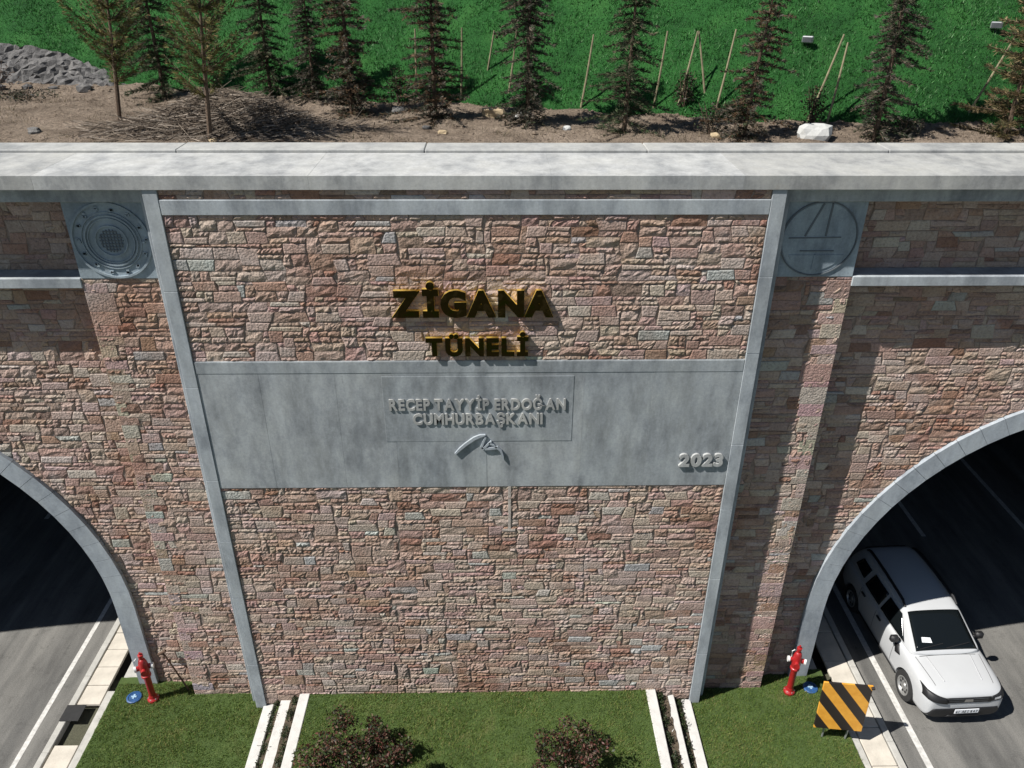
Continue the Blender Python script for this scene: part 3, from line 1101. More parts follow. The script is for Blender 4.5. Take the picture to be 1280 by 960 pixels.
Vv = [(a, yS - .022, c) for a, c in pts] + [(a, yS + .01, c) for a, c in pts]
k = len(pts)
MB().add(Vv, [tuple(range(k)), tuple(range(2 * k - 1, k - 1, -1))] + [(i, k + i, k + (i + 1) % k, (i + 1) % k) for i in range(k)]).world('lower_field', M['relief'], md)
bar(cx - .02, cz - .26, cx - .03, cz - .52, .025, 'rib', 'relief', .035)

# ------------------------------------------------------------------ hydrants and valve covers
def hydrant(loc, rz, label):
    h = empty('fire_hydrant', loc, label, 'hydrant', 'red fire hydrants on the side lawns', rz)
    h.scale = (.74, .74, 1.0)
    MB().lathe([(.17, -.05), (.17, .05), (.15, .07), (.12, .09), (.10, .16)], 20).local('base_flange', M['red'], h, True)
    MB().lathe([(.095, .14), (.095, .72), (.11, .74), (.14, .76), (.14, .80), (.115, .82)], 20).local('barrel', M['red'], h, True)
    MB().lathe([(.115, .81), (.125, .86), (.14, .95), (.14, 1.08), (.12, 1.18), (.09, 1.25), (.06, 1.27)], 20).local('head', M['red'], h, True)
    MB().lathe([(.05, 1.26), (.05, 1.33), (.075, 1.335), (.075, 1.40), (.03, 1.41), (.03, 1.46)], 12).local('bonnet', M['red'], h, True)
    for s_ in (-1, 1):
        noz = MB().tube([(s_ * .10, 0, 1.03), (s_ * .21, -.02, 1.03)], .065, 12).local('nozzle', M['red'], h, True)
        MB().tube([(s_ * .205, -.02, 1.03), (s_ * .265, -.03, 1.03)], .075, 12).local('cap', M['white'], noz, True)
    noz = MB().tube([(0, -.10, 1.0), (0, -.2, 1.0)], .075, 12).local('nozzle', M['red'], h, True)
    MB().tube([(0, -.195, 1.0), (0, -.25, 1.0)], .085, 12).local('cap', M['red'], noz, True)
    for k in range(6):
        t = k * math.pi / 3
        MB().lathe([(.018, .05), (.018, .085)], 6, (.14 * math.cos(t), .14 * math.sin(t), 0)).local('bolt', M['steel'], h)
    MB().tube([(-.17, -.04, 1.12), (-.19, -.05, 1.30), (-.12, -.03, 1.34)], .012, 6).local('chain', M['white'], h)
    return h


hydrant((-7.75, 12.28, .19), .35, 'red fire hydrant on the lawn near the gap in the drain covers')
hydrant((6.60, 12.27, .19), -.3, 'red fire hydrant on the lawn behind the yellow and black sign')
for loc, lb in (((-8.2, 12.32, .2), 'round blue valve cover beside the hydrant near the open drain'), ((7.12, 12.36, .2), 'round blue valve cover beside the hydrant behind the striped sign')):
    v = empty('valve_cover', loc, lb, 'valve cover', 'blue valve covers beside the hydrants')
    MB().lathe([(.165, -.05), (.165, .02), (.15, .032), (.125, .032), (.12, .02)], 28).local('rim', M['blue'], v, True)
    MB().lathe([(.115, -.02), (.115, .024), (.05, .03)], 24).local('lid', M['blue'], v, True)
    mb = MB(); mb.box(-.06, .06, -.02, .02, .028, .042); mb.box(-.02, .02, -.06, .06, .0285, .0425)
    mb.local('cross_handle', M['bluelight'], v)
rod = empty('hydrant_key', (-7.3, 12.6, .2), 'rusty iron T-handled rod leaning on the stone beside the left hydrant', 'rod')
o = MB().tube([(-7.05, 12.52, .2), (-7.47, 12.655, 1.24)], .02, 8).world('rod', M['rust'], rod)
MB().tube([(-7.56, 12.62, 1.22), (-7.40, 12.66, 1.30)], .032, 8).world('handle', M['rust'], rod)

# ------------------------------------------------------------------ hazard sign
s = empty('hazard_sign', (7.12, 11.02, .2), 'square yellow and black diagonal striped sign on legs at the kerb', 'sign', rz=R(-7))
pn = MB().box(-.49, .49, -.02, .02, -.64, .64, .008).local('panel', M['hazard'], s, loc=(.02, 0, 1.03))
pn.rotation_euler = (R(-4), 0, 0)
for xx in (-.2, .28):
    MB().tube([(xx, .05, 1.5), (xx, .05, .0)], .022, 8).local('leg', M['steel'], s)
    MB().tube([(xx, .07, 1.3), (xx + .02, .45, .0)], .018, 8).local('brace', M['steel'], s)
MB().tube([(-.3, .05, .32), (.36, .05, .32)], .018, 8).local('crossbar', M['steel'], s)
MB().tube([(.47, -.0, 1.63), (.53, -.0, 1.64)], .035, 8).local('lamp', M['hazard'], s)

# ------------------------------------------------------------------ shrubs
def leaf_cloud(n, centre_fn, size, cols, rg, aspect=.5):
    V, T = [], []
    P = centre_fn(n)
    n = len(P)
    d = rg.normal(size=(n, 3)); d /= np.linalg.norm(d, axis=1)[:, None]
    d[:, 2] = np.abs(d[:, 2]) * .6
    e = np.cross(d, rg.normal(size=(n, 3))); e /= np.linalg.norm(e, axis=1)[:, None]
    sz = rg.uniform(*size, n)[:, None]
    A, B, C, D = P, P + d * sz * .5 + e * sz * aspect * .5, P + d * sz, P + d * sz * .5 - e * sz * aspect * .5
    V = np.stack([A, B, C, D], 1).reshape(-1, 3)
    F = np.arange(4 * n).reshape(-1, 4)
    c = np.array(cols)[rg.integers(0, len(cols), n)] * rg.uniform(.7, 1.3, (n, 1))
    T = np.repeat(np.concatenate([c, np.ones((n, 1))], 1), 4, 0)
    return V, F, T


def bush(loc, rx, ry, h, n, label, seed):
    rg = np.random.default_rng(seed)
    b_ = empty('shrub', loc, label, 'shrub', 'reddish shrubs on the middle lawn')
    lobes = [(rg.uniform(-.85, .85) * rx, rg.uniform(-.8, .8) * ry, rg.uniform(.2, .85) * h, rg.uniform(.16, .38)) for _ in range(26)]
    def cf(n):
        out = []
        for k, (a, c, z, r_) in enumerate(lobes):
            m_ = n // len(lobes)
            q = rg.normal(size=(m_, 3)); q /= np.linalg.norm(q, axis=1)[:, None]
            q *= (rg.random((m_, 1)) ** .4) * r_ * np.array([[rx * .9, ry * .9, h * .7]])
            out.append(q + np.array([[a, c, z]]))
        P = np.concatenate(out)
        return P[P[:, 2] > .03]
    cols = [(.020, .030, .012), (.03, .045, .015), (.05, .02, .015), (.09, .03, .022), (.13, .055, .04), (.045, .06, .02), (.02, .018, .012), (.16, .11, .08)]
    V, F, T = leaf_cloud(n, cf, (.05, .10), cols, rg, .45)
    link('crown', np_mesh('crown', V, F, T), M['leaf'], b_)
    for k in range(9):
        a, c, z, _ = lobes[k]
        MB().tube([(a * .1, c * .1, -.05), (a * .5, c * .5, z * .6), (a, c, z * 1.15)], [.02, .014, .006], 6).local('stem', M['bark'], b_)


bush((-2.80, 10.2, .58), 1.05, .8, 1.2, 6500, 'wide dark red shrub on the lawn by the left white beams', 21)
bush((1.40, 10.05, .58), .78, .65, 1.05, 4000, 'smaller reddish shrub nearer the right white beams', 22)

# small plants between the white beams
rg = random.Random(9)
k = 0
ORDS = ['first', 'second', 'third', 'fourth', 'fifth', 'sixth', 'seventh', 'eighth', 'ninth', 'tenth']
for (xa_, xb_, z) in ((-4.58, -4.38, .5), (-4.98, -4.82, .36), (3.48, 3.66, .48), (3.9, 4.08, .26)):
    yy = 11.95
    nth = 0
    while yy > 9.6:
        r2 = np.random.default_rng(100 + k)
        def cf(n, r2=r2):
            q = r2.normal(size=(n, 3)) * np.array([[.032, .08, .04]])
            q[:, 2] = np.abs(q[:, 2])
            return q
        side = 'left' if xa_ < 0 else 'right'
        pt = empty('bedding_plant', ((xa_ + xb_) / 2 + rg.uniform(-.03, .03), yy, z - .01), f'{ORDS[nth]} small plant from the wall between the {"upper" if z > .45 else "lower"} two white beams at {side}', 'plant', f'bedding plants between the {side} beams')
        V, F, T = leaf_cloud(200, cf, (.03, .07), [(.02, .035, .012), (.03, .05, .015), (.015, .02, .01), (.05, .06, .03)], r2, .4)
        link('foliage', np_mesh('foliage', V, F, T), M['leaf'], pt)
        MB().tube([(0, 0, -.04), (0, 0, .08)], .008, 5).local('stem', M['bark'], pt)
        yy -= rg.uniform(.28, .5)
        nth += 1
        k += 1

# ------------------------------------------------------------------ conifers
def conifer_mesh(h, rb, seed, cols, whorl=.13, droop=.25, start=.08, dens=1.0, upturn=0.0, taper=.9, spray=(.09, .2)):
    rg = np.random.default_rng(seed)
    P, D, S = [], [], []
    z = start
    branches = []
    while z < h * .985:
        f = 1 - z / h
        L0 = rb * (f ** taper) * (.55 + .45 * min(1, (z + .1) / .35)) + .05
        nb = rg.integers(5, 8)
        t0 = rg.uniform(0, 6.28)
        for k in range(nb):
            if rg.random() > .74:
                continue
            t = t0 + 6.283 * k / nb + rg.uniform(-.3, .3)
            L = L0 * rg.uniform(.35, 1.15) * (1 + .22 * math.sin(t + seed) ) * (1.35 if rg.random() < .08 else 1)
            dr = droop * rg.uniform(.5, 1.5)
            ns = max(2, int(L / .045 * dens))
            branches.append((t, z, L, dr))
            for q in range(ns):
                u = (q + rg.random()) / ns
                r_ = L * u
                pz = z - dr * r_ + upturn * r_ * u
                base = np.array([math.cos(t) * r_, math.sin(t) * r_, pz])
                for sd in (-1, 1):
                    a = t + sd * rg.uniform(.3, 1.1)
                    d = np.array([math.cos(a), math.sin(a), rg.uniform(-.5, .35) + upturn])
                    P.append(base + rg.normal(size=3) * .012)
                    D.append(d / np.linalg.norm(d))
                    S.append(rg.uniform(*spray) * (1.1 - .5 * u))
        z += whorl * rg.uniform(.7, 1.3)
    P, D, S = np.array(P), np.array(D), np.array(S)[:, None]
    n = len(P)
    # each spray: three slim blades fanned about its axis
    VV, CC = [], []
    c = np.array(cols)
    zz = P[:, 2:3]
    ci = rg.integers(0, len(c), n)
    col = c[ci] * rg.uniform(.65, 1.35, (n, 1))
    for q in range(5):
        e = np.cross(D, rg.normal(size=(n, 3)))
        e /= np.linalg.norm(e, axis=1)[:, None]
        d2 = D + e * rg.uniform(-.6, .6, (n, 1))
        w = rg.uniform(.004, .009, (n, 1))
        A, B, C_, E_ = P - e * w * .4, P + d2 * S * .5 + e * w, P + d2 * S, P + d2 * S * .5 - e * w
        VV.append(np.stack([A, B, C_, E_], 1))
        CC.append(np.repeat(col * rg.uniform(.85, 1.15, (n, 1)), 4, 0))
    V = np.concatenate(VV).reshape(-1, 3)
    T = np.concatenate(CC)
    T = np.concatenate([T, np.ones((len(T), 1))], 1)
    me = np_mesh('crown', V, np.arange(len(V)).reshape(-1, 4), T)
    mb = MB()
    mb.tube([(0, 0, -.15), (.01, .0, h * .35), (-.01, .01, h * .7), (0, 0, h)], [.05, .038, .02, .006], 8)
    for t, z, L, dr in branches:
        if L > .12:
            mb.tube([(0, 0, z), (math.cos(t) * L, math.sin(t) * L, z - dr * L + upturn * L)], [.009, .003], 4, False)
    return me, mb.mesh('trunk', True)


DARK = [(.026, .040, .018), (.04, .052, .025), (.06, .06, .036), (.09, .07, .05), (.15, .125, .10), (.016, .02, .014), (.08, .075, .06)]
BROWN = DARK + [(.11, .065, .035), (.13, .075, .04), (.09, .055, .03)]
GOLD = [(.05, .05, .02), (.10, .085, .035), (.17, .13, .06), (.22, .17, .09), (.06, .045, .025), (.03, .035, .015), (.13, .085, .045)]
PINE = [(.09, .095, .028), (.13, .12, .036), (.16, .13, .05), (.06, .07, .025), (.14, .10, .045), (.07, .05, .03)]
GREEN = [(.025, .045, .018), (.035, .06, .024), (.05, .07, .03), (.015, .024, .012), (.075, .07, .045), (.11, .095, .06)]
KINDS = {
    'a': conifer_mesh(4.2, .74, 31, DARK, dens=1.55, whorl=.13, spray=(.07, .17), taper=.7),
    'b': conifer_mesh(4.0, .86, 32, BROWN, dens=1.55, droop=.10, whorl=.135, spray=(.07, .17), taper=.75),
    'c': conifer_mesh(4.6, .66, 33, DARK, dens=1.55, droop=.3, whorl=.125, spray=(.07, .17), taper=.6),
    'e': conifer_mesh(4.0, .82, 36, GREEN, dens=1.55, droop=.2, whorl=.14, spray=(.07, .18), taper=.7),
    'd': conifer_mesh(3.0, 1.35, 34, GOLD, dens=1.7, droop=.02, upturn=.15, whorl=.15, spray=(.09, .2)),
    'p': conifer_mesh(3.6, 1.15, 35, PINE, start=.8, whorl=.25, dens=1.4, droop=-.5, upturn=.4, spray=(.09, .2), taper=.45),
}
def tree(kind, x, y, s_, rz, label, name, lean=(0, 0)):
    t = empty(name, (x, y, float(soil_z(np.array(x), np.array(y))) - .03), label, 'tree', 'young conifers planted behind the coping')
    t.rotation_mode = 'ZYX'
    t.rotation_euler = (lean[0], lean[1], rz)
    t.scale = (s_, s_, s_)
    for nm, me, mt in zip(('crown', 'trunk'), KINDS[kind], ('needle', 'bark')):
        link(nm, me, M[mt], t)
    return t


tree('e', -7.55, 19.1, .95, .3, 'dark spruce behind and between the two thin pines at the left', 'spruce_tree')
tree('e', -5.05, 18.8, .9, 1.5, 'dark spruce growing behind the brush pile', 'spruce_tree')
tree('a', -3.95, 18.2, .72, 2.2, 'slender dark spruce just left of the rusty brown spruce', 'spruce_tree')
tree('b', -3.0, 17.2, 1.02, .9, 'rusty brown spruce above the upper left of the lettering', 'spruce_tree')
tree('b', -1.22, 16.6, .98, 2.6, 'brownish spruce above the gold letters, beside bare stakes', 'spruce_tree')
tree('c', .62, 15.95, .95, 4.0, 'narrow blackish spruce with a yellow boulder at its left', 'spruce_tree')
tree('e', 2.39, 15.2, .92, 5.2, 'dark spruce with its base in shade, between two bare stakes', 'spruce_tree', (.0, .02))
tree('b', 4.54, 14.85, .86, 3.3, 'leaning brown spruce left of the white boulder', 'spruce_tree', (0, .07))
tree('c', 6.92, 14.72, .92, .2, 'dense dark spruce right of the two crossed stakes', 'spruce_tree')
tree('d', 9.35, 14.75, 1.0, 1.0, 'bushy golden brown conifer at the right edge', 'cedar_tree')
tree('p', -7.47, 16.4, .92, .5, 'thin yellowish pine with bare lower trunk, farthest left', 'pine_tree', (0, .13))
tree('p', -5.1, 14.55, .95, 2.4, 'thin yellowish pine standing right behind the coping by the brush pile', 'pine_tree', (0, .1))

# low half-dead shrubs
def lowshrub(x, y, r_, h, seed, label, cols):
    rg = np.random.default_rng(seed)
    z = float(soil_z(np.array(x), np.array(y)))
    t = empty('low_shrub', (x, y, z), label, 'shrub', 'scrubby shrubs along the foot of the bank')
    def cf(n):
        q = rg.normal(size=(n, 3)); q /= np.linalg.norm(q, axis=1)[:, None]
        q *= rg.random((n, 1)) ** .5 * np.array([[r_, r_, h * .55]])
        q[:, 2] += h * .5
        return q[q[:, 2] > 0]
    V, F, T = leaf_cloud(520, cf, (.04, .1), cols, rg, .35)
    link('foliage', np_mesh('foliage', V, F, T), M['leaf'], t)
    for k in range(6):
        a = rg.uniform(0, 6.28)
        MB().tube([(0, 0, -.05), (math.cos(a) * r_ * .4, math.sin(a) * r_ * .4, h * .5), (math.cos(a) * r_ * .7, math.sin(a) * r_ * .7, h)], [.014, .009, .004], 5).local('stem', M['bark'], t)


SC = [(.03, .035, .02), (.06, .045, .025), (.02, .02, .012), (.09, .07, .045), (.045, .04, .03)]
lowshrub(-2.1, 18.0, .22, .75, 51, 'slim dark shrub between the two brown spruces', SC)
lowshrub(3.75, 16.5, .22, .8, 52, 'shrub climbing the A-shaped pair of stakes', SC)
lowshrub(4.05, 15.25, .42, .55, 53, 'dark shrub left of the leaning spruce', SC + DARK)
lowshrub(6.0, 15.45, .24, .7, 54, 'shrub at the foot of the two long stakes', SC + [(.10, .09, .03)])
lowshrub(7.55, 14.9, .35, .3, 55, 'low dark shrub right of the dense spruce', DARK)
lowshrub(-11.6, 19.5, .55, .75, 56, 'dry reddish brush at the far left by the rocks', [(.12, .09, .07), (.16, .11, .09), (.07, .05, .04)])
lowshrub(-10.6, 18.9, .7, .22, 57, 'low green weeds in front of the grey rocks', DARK)
lowshrub(-3.3, 17.9, .25, .4, 58, 'small dark shrub at the foot of the rusty spruce', DARK)

# stakes
STAKES = [((-.32, 18.35), (-.03, 18.35, 13.46), 'second bare stake right of the brown spruce'), ((.22, 17.7), (.45, 17.8, 13.65), 'bare stake just left of the blackish spruce'),
          ((1.73, 17.0), (1.95, 17.1, 13.5), 'lone bare stake between the two dark spruces'), ((3.15, 16.6), (3.34, 16.7, 13.6), 'bare stake right of the spruce with shaded base'),
          ((3.60, 16.5), (3.93, 16.7, 13.6), 'left stake of the A-shaped pair'), ((4.25, 16.5), (3.96, 16.75, 13.6), 'right stake of the A-shaped pair'),
          ((4.30, 16.2), (4.62, 16.5, 13.65), 'thin leaning stake left of the leaning spruce'), ((5.98, 15.7), (6.48, 15.9, 13.62), 'longer left stake right of the white boulder'),
          ((6.30, 15.5), (6.50, 15.7, 13.5), 'right stake of the two beyond the white boulder'), ((8.95, 15.6), (9.65, 15.8, 13.6), 'stake leaning behind the golden conifer'),
          ((-.76, 17.9), (-.70, 17.9, 13.55), 'stake closest to the brown spruce above the letters'), ((-1.75, 18.2), (-1.70, 18.25, 13.5), 'stake between the two brown spruces')]
for (bx_, by_), tp, lb in STAKES:
    z = float(soil_z(np.array(bx_), np.array(by_))) - .1
    o = MB().tube([(bx_, by_, z), ((bx_ + tp[0]) / 2 + .01, (by_ + tp[1]) / 2, (z + tp[2]) / 2), tp], [.023, .021, .017], 7).world('wooden_stake', M['stakewood'])
    tag(o, lb, 'stake', 'wooden tree stakes on the terrace')

# boulders, pebbles, rubble
def rock(name, loc, size, seed, mat, label=None, cat='rock', group=None, sub=2):
    rg = np.random.default_rng(seed)
    bm = bmesh.new()
    bmesh.ops.create_icosphere(bm, subdivisions=sub, radius=1)
    ph = rg.uniform(0, 6, (5, 3)); fr_ = rg.normal(size=(5, 3)) * 2
    for v in bm.verts:
        c = np.array(v.co)
        k = 1 + sum(.09 * math.sin(float(np.dot(fr_[i], c)) + ph[i][0]) for i in range(5)) + rg.uniform(-.05, .05)
        c = np.sign(c) * np.abs(c) ** .8 * k
        v.co = Vector((c[0] * size[0], c[1] * size[1], c[2] * size[2]))
    me = bpy.data.meshes.new(name)
    bm.to_mesh(me); bm.free()
    o = link(name, me, mat, None, loc)
    return tag(o, label, cat if label else None, group)


M['yrock'] = simple('yellow_stone', (.40, .31, .19), .9, var=.25, scale=6, bmp=.6, bscale=12)
M['wrock'] = simple('white_stone', (.45, .45, .43), .85, var=.12, scale=6, bmp=.6, bscale=10)
def gz_(x, y):
    return float(soil_z(np.array(x), np.array(y)))
rock('boulder', (-.05, 16.75, gz_(-.05, 16.75) + .08), (.27, .2, .15), 61, M['yrock'], 'yellowish boulder left of the blackish spruce')
rock('boulder', (5.72, 14.6, gz_(5.7, 14.6) + .1), (.27, .2, .19), 62, M['wrock'], 'white boulder just behind the coping at the right')
rg = random.Random(77)
NAMES = [(-1.0, 15.4, .07, 'small tan stone in front of the brownish spruce'), (-1.35, 15.8, .06, 'small grey stone at the foot of the brownish spruce'), (1.35, 15.5, .08, 'small white stone between the two dark spruces'),
         (-5.0, 14.4, .06, 'small white stone beside the pine trunk behind the coping'), (-2.0, 17.0, .12, 'flat pale stone between the brown spruces'), (.55, 16.6, .14, 'grey stone touching the yellowish boulder'),
         (4.0, 14.75, .08, 'small stone left of the leaning spruce foot'), (-8.4, 15.0, .10, 'dark clod on bare soil in front of the left pine'), (-4.1, 16.6, .13, 'brown stone on bare soil left of the rusty spruce')]
for i, (a, c, r_, lb) in enumerate(NAMES):
    rock('stone', (a, c, gz_(a, c) + r_ * .35), (r_ * 1.2, r_, r_ * .7), 200 + i, M[('yrock', 'rock', 'wrock')[i % 3]], lb, 'stone', 'stones on the soil terrace', 2)
# scattered pebbles and clods: uncountable
V, F = [], []
for i in range(2400):
    a = rg.uniform(-14, 11)
    fy = float(foot(a))
    c = 14.15 + (fy + .3 - 14.15) * (rg.random() if rg.random() < .5 else rg.uniform(.6, 1))
    r_ = rg.uniform(.010, .042) * (1.7 if rg.random() < .08 else 1)
    z = gz_(a, c)
    b0 = len(V)
    for t in ((1, 0, 0), (-1, .2, .1), (.1, 1, 0), (0, -1, .1), (0, .1, 1), (0, 0, -.6)):
        V.append((a + r_ * (t[0] * 1.3 + rg.uniform(-.3, .3)), c + r_ * (t[1] + rg.uniform(-.3, .3)), z + r_ * (t[2] * .8 + rg.uniform(-.2, .2))))
    F += [(b0 + p, b0 + q, b0 + s_) for p, q, s_ in ((0, 2, 4), (2, 1, 4), (1, 3, 4), (3, 0, 4), (2, 0, 5), (1, 2, 5), (3, 1, 5), (0, 3, 5))]
o = world_obj('pebbles', V, F, M['soil'])
tag(o, 'scattered pebbles and clods on the bare soil', 'pebbles', kind='stuff')

# grey rock face at the far left, foot of the bank
V, F = [], []
nx_, nt_ = 90, 16
for j in range(nt_ + 1):
    for i in range(nx_ + 1):
        a = -17.5 + 9.2 * i / nx_
        u = j / nt_
        fy = float(foot(a)) - .35 + u * .8
        hgt = .85 * min(1, (i / nx_) * 6) * min(1, (1 - i / nx_) * 3.2)
        V.append((a, fy + RNG.uniform(-.06, .06), 11.9 + u * (hgt + .12) + RNG.uniform(-.05, .05)))
F = [(j * (nx_ + 1) + i, j * (nx_ + 1) + i + 1, (j + 1) * (nx_ + 1) + i + 1, (j + 1) * (nx_ + 1) + i) for j in range(nt_) for i in range(nx_)]
o = world_obj('rock_face', V, F, M['rock'])
tag(o, 'low grey rock face at the foot of the bank, far left', 'rock face')
ORD = ['first', 'second', 'third', 'fourth', 'fifth', 'sixth', 'seventh', 'eighth', 'ninth']
for i in range(7):
    a = -13.2 + i * .7 + rg.uniform(-.1, .1)
    r_ = rg.uniform(.08, .17)
    rock('rubble_rock', (a, float(foot(a)) - .45 - rg.uniform(0, .2), 12.0 + r_ * .4), (r_ * 1.3, r_, r_ * .8), 300 + i, M['rock'], f'{ORD[i]} angular grey rock from the left along the rock face', 'rock', 'rocks below the rock face', 1)

# pile of cut brush: hundreds of twigs
r2 = np.random.default_rng(17)
V, F, T = [], [], []
for i in range(5500):
    a, c = r2.normal(-5.1, .95), r2.normal(15.5, .48)
    if c < 14.3:
        continue
    hgt = .7 * math.exp(-((a + 5.1) ** 2 / 2.2 + (c - 15.6) ** 2 / .55))
    z = gz_(a, c) + r2.random() * hgt + .01
    t = r2.normal(.3, .9)
    L = r2.uniform(.15, .7)
    d = np.array([math.cos(t), math.sin(t) * .7, r2.normal(.05, .2)]) * L / 2
    w = r2.uniform(.004, .010)
    p = np.array([a, c, z])
    e = np.array([-d[1], d[0], 0]); e = e / (np.linalg.norm(e) + 1e-6) * w
    b0 = len(V)
    for q, s_ in ((p - d, 1), (p + d, .4)):
        V += [q + e * s_, q - e * s_, q + np.array([0, 0, w * 1.6 * s_])]
    F += [(b0, b0 + 3, b0 + 4, b0 + 1), (b0 + 1, b0 + 4, b0 + 5, b0 + 2), (b0 + 2, b0 + 5, b0 + 3, b0)]
    col = np.array([(.10, .078, .058), (.16, .13, .10), (.07, .052, .038), (.25, .21, .17)][r2.integers(0, 4)]) * r2.uniform(.7, 1.2)
    T += [(*col, 1)] * 6
o = world_obj('brush_pile', V, F, M['twig'], tones=T)
tag(o, 'heap of dry cut twigs on the soil behind the coping', 'brush pile', kind='stuff')

# small pale lamps on the bank
for (a, c), lb in (((6.22, 17.0), 'small pale floodlight on the green bank left of the dense spruce'), ((9.97, 17.05), 'small pale floodlight on the bank above the golden conifer')):
    z = float(bank_z(np.array(a), np.array(c)))
    f_ = empty('floodlight', (a, c, z), lb, 'floodlight', 'small floodlights on the green bank', rz=R(-30))
    f_.scale = (.75, .75, .75)
    MB().tube([(0, 0, -.1), (0, 0, .12)], .015, 6).local('spike', M['black'], f_)
    o = MB().box(-.14, .14, -.09, .07, .10, .27, .02).local('housing', M['steel'], f_)
    MB().box(-.12, .12, -.105, -.088, .12, .25, .004).local('lens', M['lens'], o)

# ------------------------------------------------------------------ white car leaving the right tunnel
car = empty('car', (10.14, 11.44, 0), 'white compact SUV with black roof rails driving out of the tunnel', 'car', rz=R(2.2))
car.scale = (1.03, 1.03, 1.03)


def loft(stations, close_ends=True):
    """stations: list of (y, [(x, z) half profile from bottom centre to top centre])"""
    V, F = [], []
    n = None
    for y, half in stations:
        prof = [(x, z) for x, z in half] + [(-x, z) for x, z in reversed(half[1:-1])]
        n = len(prof)
        V += [(x, y if not isinstance(y, (list, tuple)) else y[0], z) for x, z in prof]
    for i in range(len(stations) - 1):
        for k in range(n):
            k2 = (k + 1) % n
            F.append((i * n + k, i * n + k2, (i + 1) * n + k2, (i + 1) * n + k))
    if close_ends:
        F.append(tuple(range(n - 1, -1, -1)))
        F.append(tuple((len(stations) - 1) * n + k for k in range(n)))
    return V, F


def bake(me, mods, extra=None):
    ob = bpy.data.objects.new('tmp', me)
    COL.objects.link(ob)
    for typ, kw in mods:
        md_ = ob.modifiers.new(typ, typ)
        for k_, v_ in kw.items():
            setattr(md_, k_, v_)
    dg = bpy.context.evaluated_depsgraph_get()
    dg.update()
    out = bpy.data.meshes.new_from_object(ob.evaluated_get(dg))
    bpy.data.objects.remove(ob)
    return out


def body_section(w, zb, zs, ws, zt, wt):
    # bottom centre, sill, side low, side mid, shoulder, bonnet edge, top centre
    return [(0, zb), (w * .9, zb), (w * .985, zb + .10), (w, (zb + zs) * .5), (w * .985, zs - .10), (ws, zs), (wt, zt - .02), (0, zt)]


st = [(.03, body_section(.68, .36, .80, .62, .86, .46)), (.05, body_section(.77, .28, .84, .71, .91, .52)), (.13, body_section(.85, .24, .90, .79, .975, .60)),
      (.32, body_section(.895, .23, .955, .82, 1.03, .64)), (.60, body_section(.90, .22, .99, .825, 1.055, .64)), (1.0, body_section(.902, .22, 1.02, .83, 1.09, .66)),
      (1.30, body_section(.902, .22, 1.04, .83, 1.115, .66)), (1.7, body_section(.902, .22, 1.055, .835, 1.12, .66)), (2.4, body_section(.902, .22, 1.065, .84, 1.12, .66)),
      (3.2, body_section(.902, .22, 1.075, .84, 1.12, .66)), (3.8, body_section(.90, .24, 1.08, .83, 1.12, .66)), (4.15, body_section(.87, .30, 1.07, .80, 1.11, .62)),
      (4.30, body_section(.80, .36, 1.02, .74, 1.06, .55)), (4.33, body_section(.70, .42, .95, .62, 1.0, .46))]
V, F = loft(st)
me = MB().add(V, F).mesh('body')
me = bake(me, [('SUBSURF', {'levels': 2, 'render_levels': 2})])
cut = MB()
for yy in (.84, 3.51):
    for s_ in (-1, 1):
        cut.lathe([(.385, s_ * .55), (.385, s_ * 1.1)], 32, (0, yy, .345), 'x')
cm = cut.mesh('cut')
cutter = bpy.data.objects.new('cutter', cm)
COL.objects.link(cutter)
body_me = bake(me, [('BOOLEAN', {'operation': 'DIFFERENCE', 'object': cutter, 'solver': 'EXACT'})])
bpy.data.objects.remove(cutter)
for p in body_me.polygons:
    p.use_smooth = True
body_me.set_sharp_from_angle(angle=R(35))
body_me.materials.clear()
body = link('body', body_me, M['carpaint'], car)

# cabin
def cab(y):
    ys = [.98, 1.16, 1.86, 2.05, 2.6, 3.2, 3.75, 4.0, 4.12, 4.24]
    zt = [1.10, 1.20, 1.575, 1.61, 1.645, 1.645, 1.62, 1.58, 1.40, 1.10]
    wt = [.74, .715, .635, .625, .625, .62, .60, .58, .62, .68]
    wb = [.77, .80, .835, .84, .845, .845, .83, .81, .80, .78]
    return np.interp(y, ys, zt), np.interp(y, ys, wt), np.interp(y, ys, wb)
st = []
for y in (.98, 1.16, 1.5, 1.83, 1.92, 2.1, 2.6, 3.2, 3.75, 3.97, 4.04, 4.14, 4.24):
    zt, wt, wb = cab(y)
    st.append((y, [(0, 1.0), (wb, 1.0), (wb, 1.05), (wt + (wb - wt) * .25, zt - (zt - 1.05) * .22 - .0), (wt, zt - .035 * min(1, (zt - 1.05) * 3)), (wt - .12, zt), (0, zt + .012)]))
V, F = loft(st)
me = bake(MB().add(V, F).mesh('cabin'), [('SUBSURF', {'levels': 2, 'render_levels': 2})])
for p in me.polygons:
    p.use_smooth = True
me.materials.clear()
cabin = link('cabin', me, M['carpaint'], car)
# ray-cast helper: lay panes and trims on the real surface
from mathutils.bvhtree import BVHTree
bv_c = BVHTree.FromPolygons([v.co[:] for v in me.vertices], [p.vertices[:] for p in me.polygons])
bv_b = BVHTree.FromPolygons([v.co[:] for v in body_me.vertices], [p.vertices[:] for p in body_me.polygons])


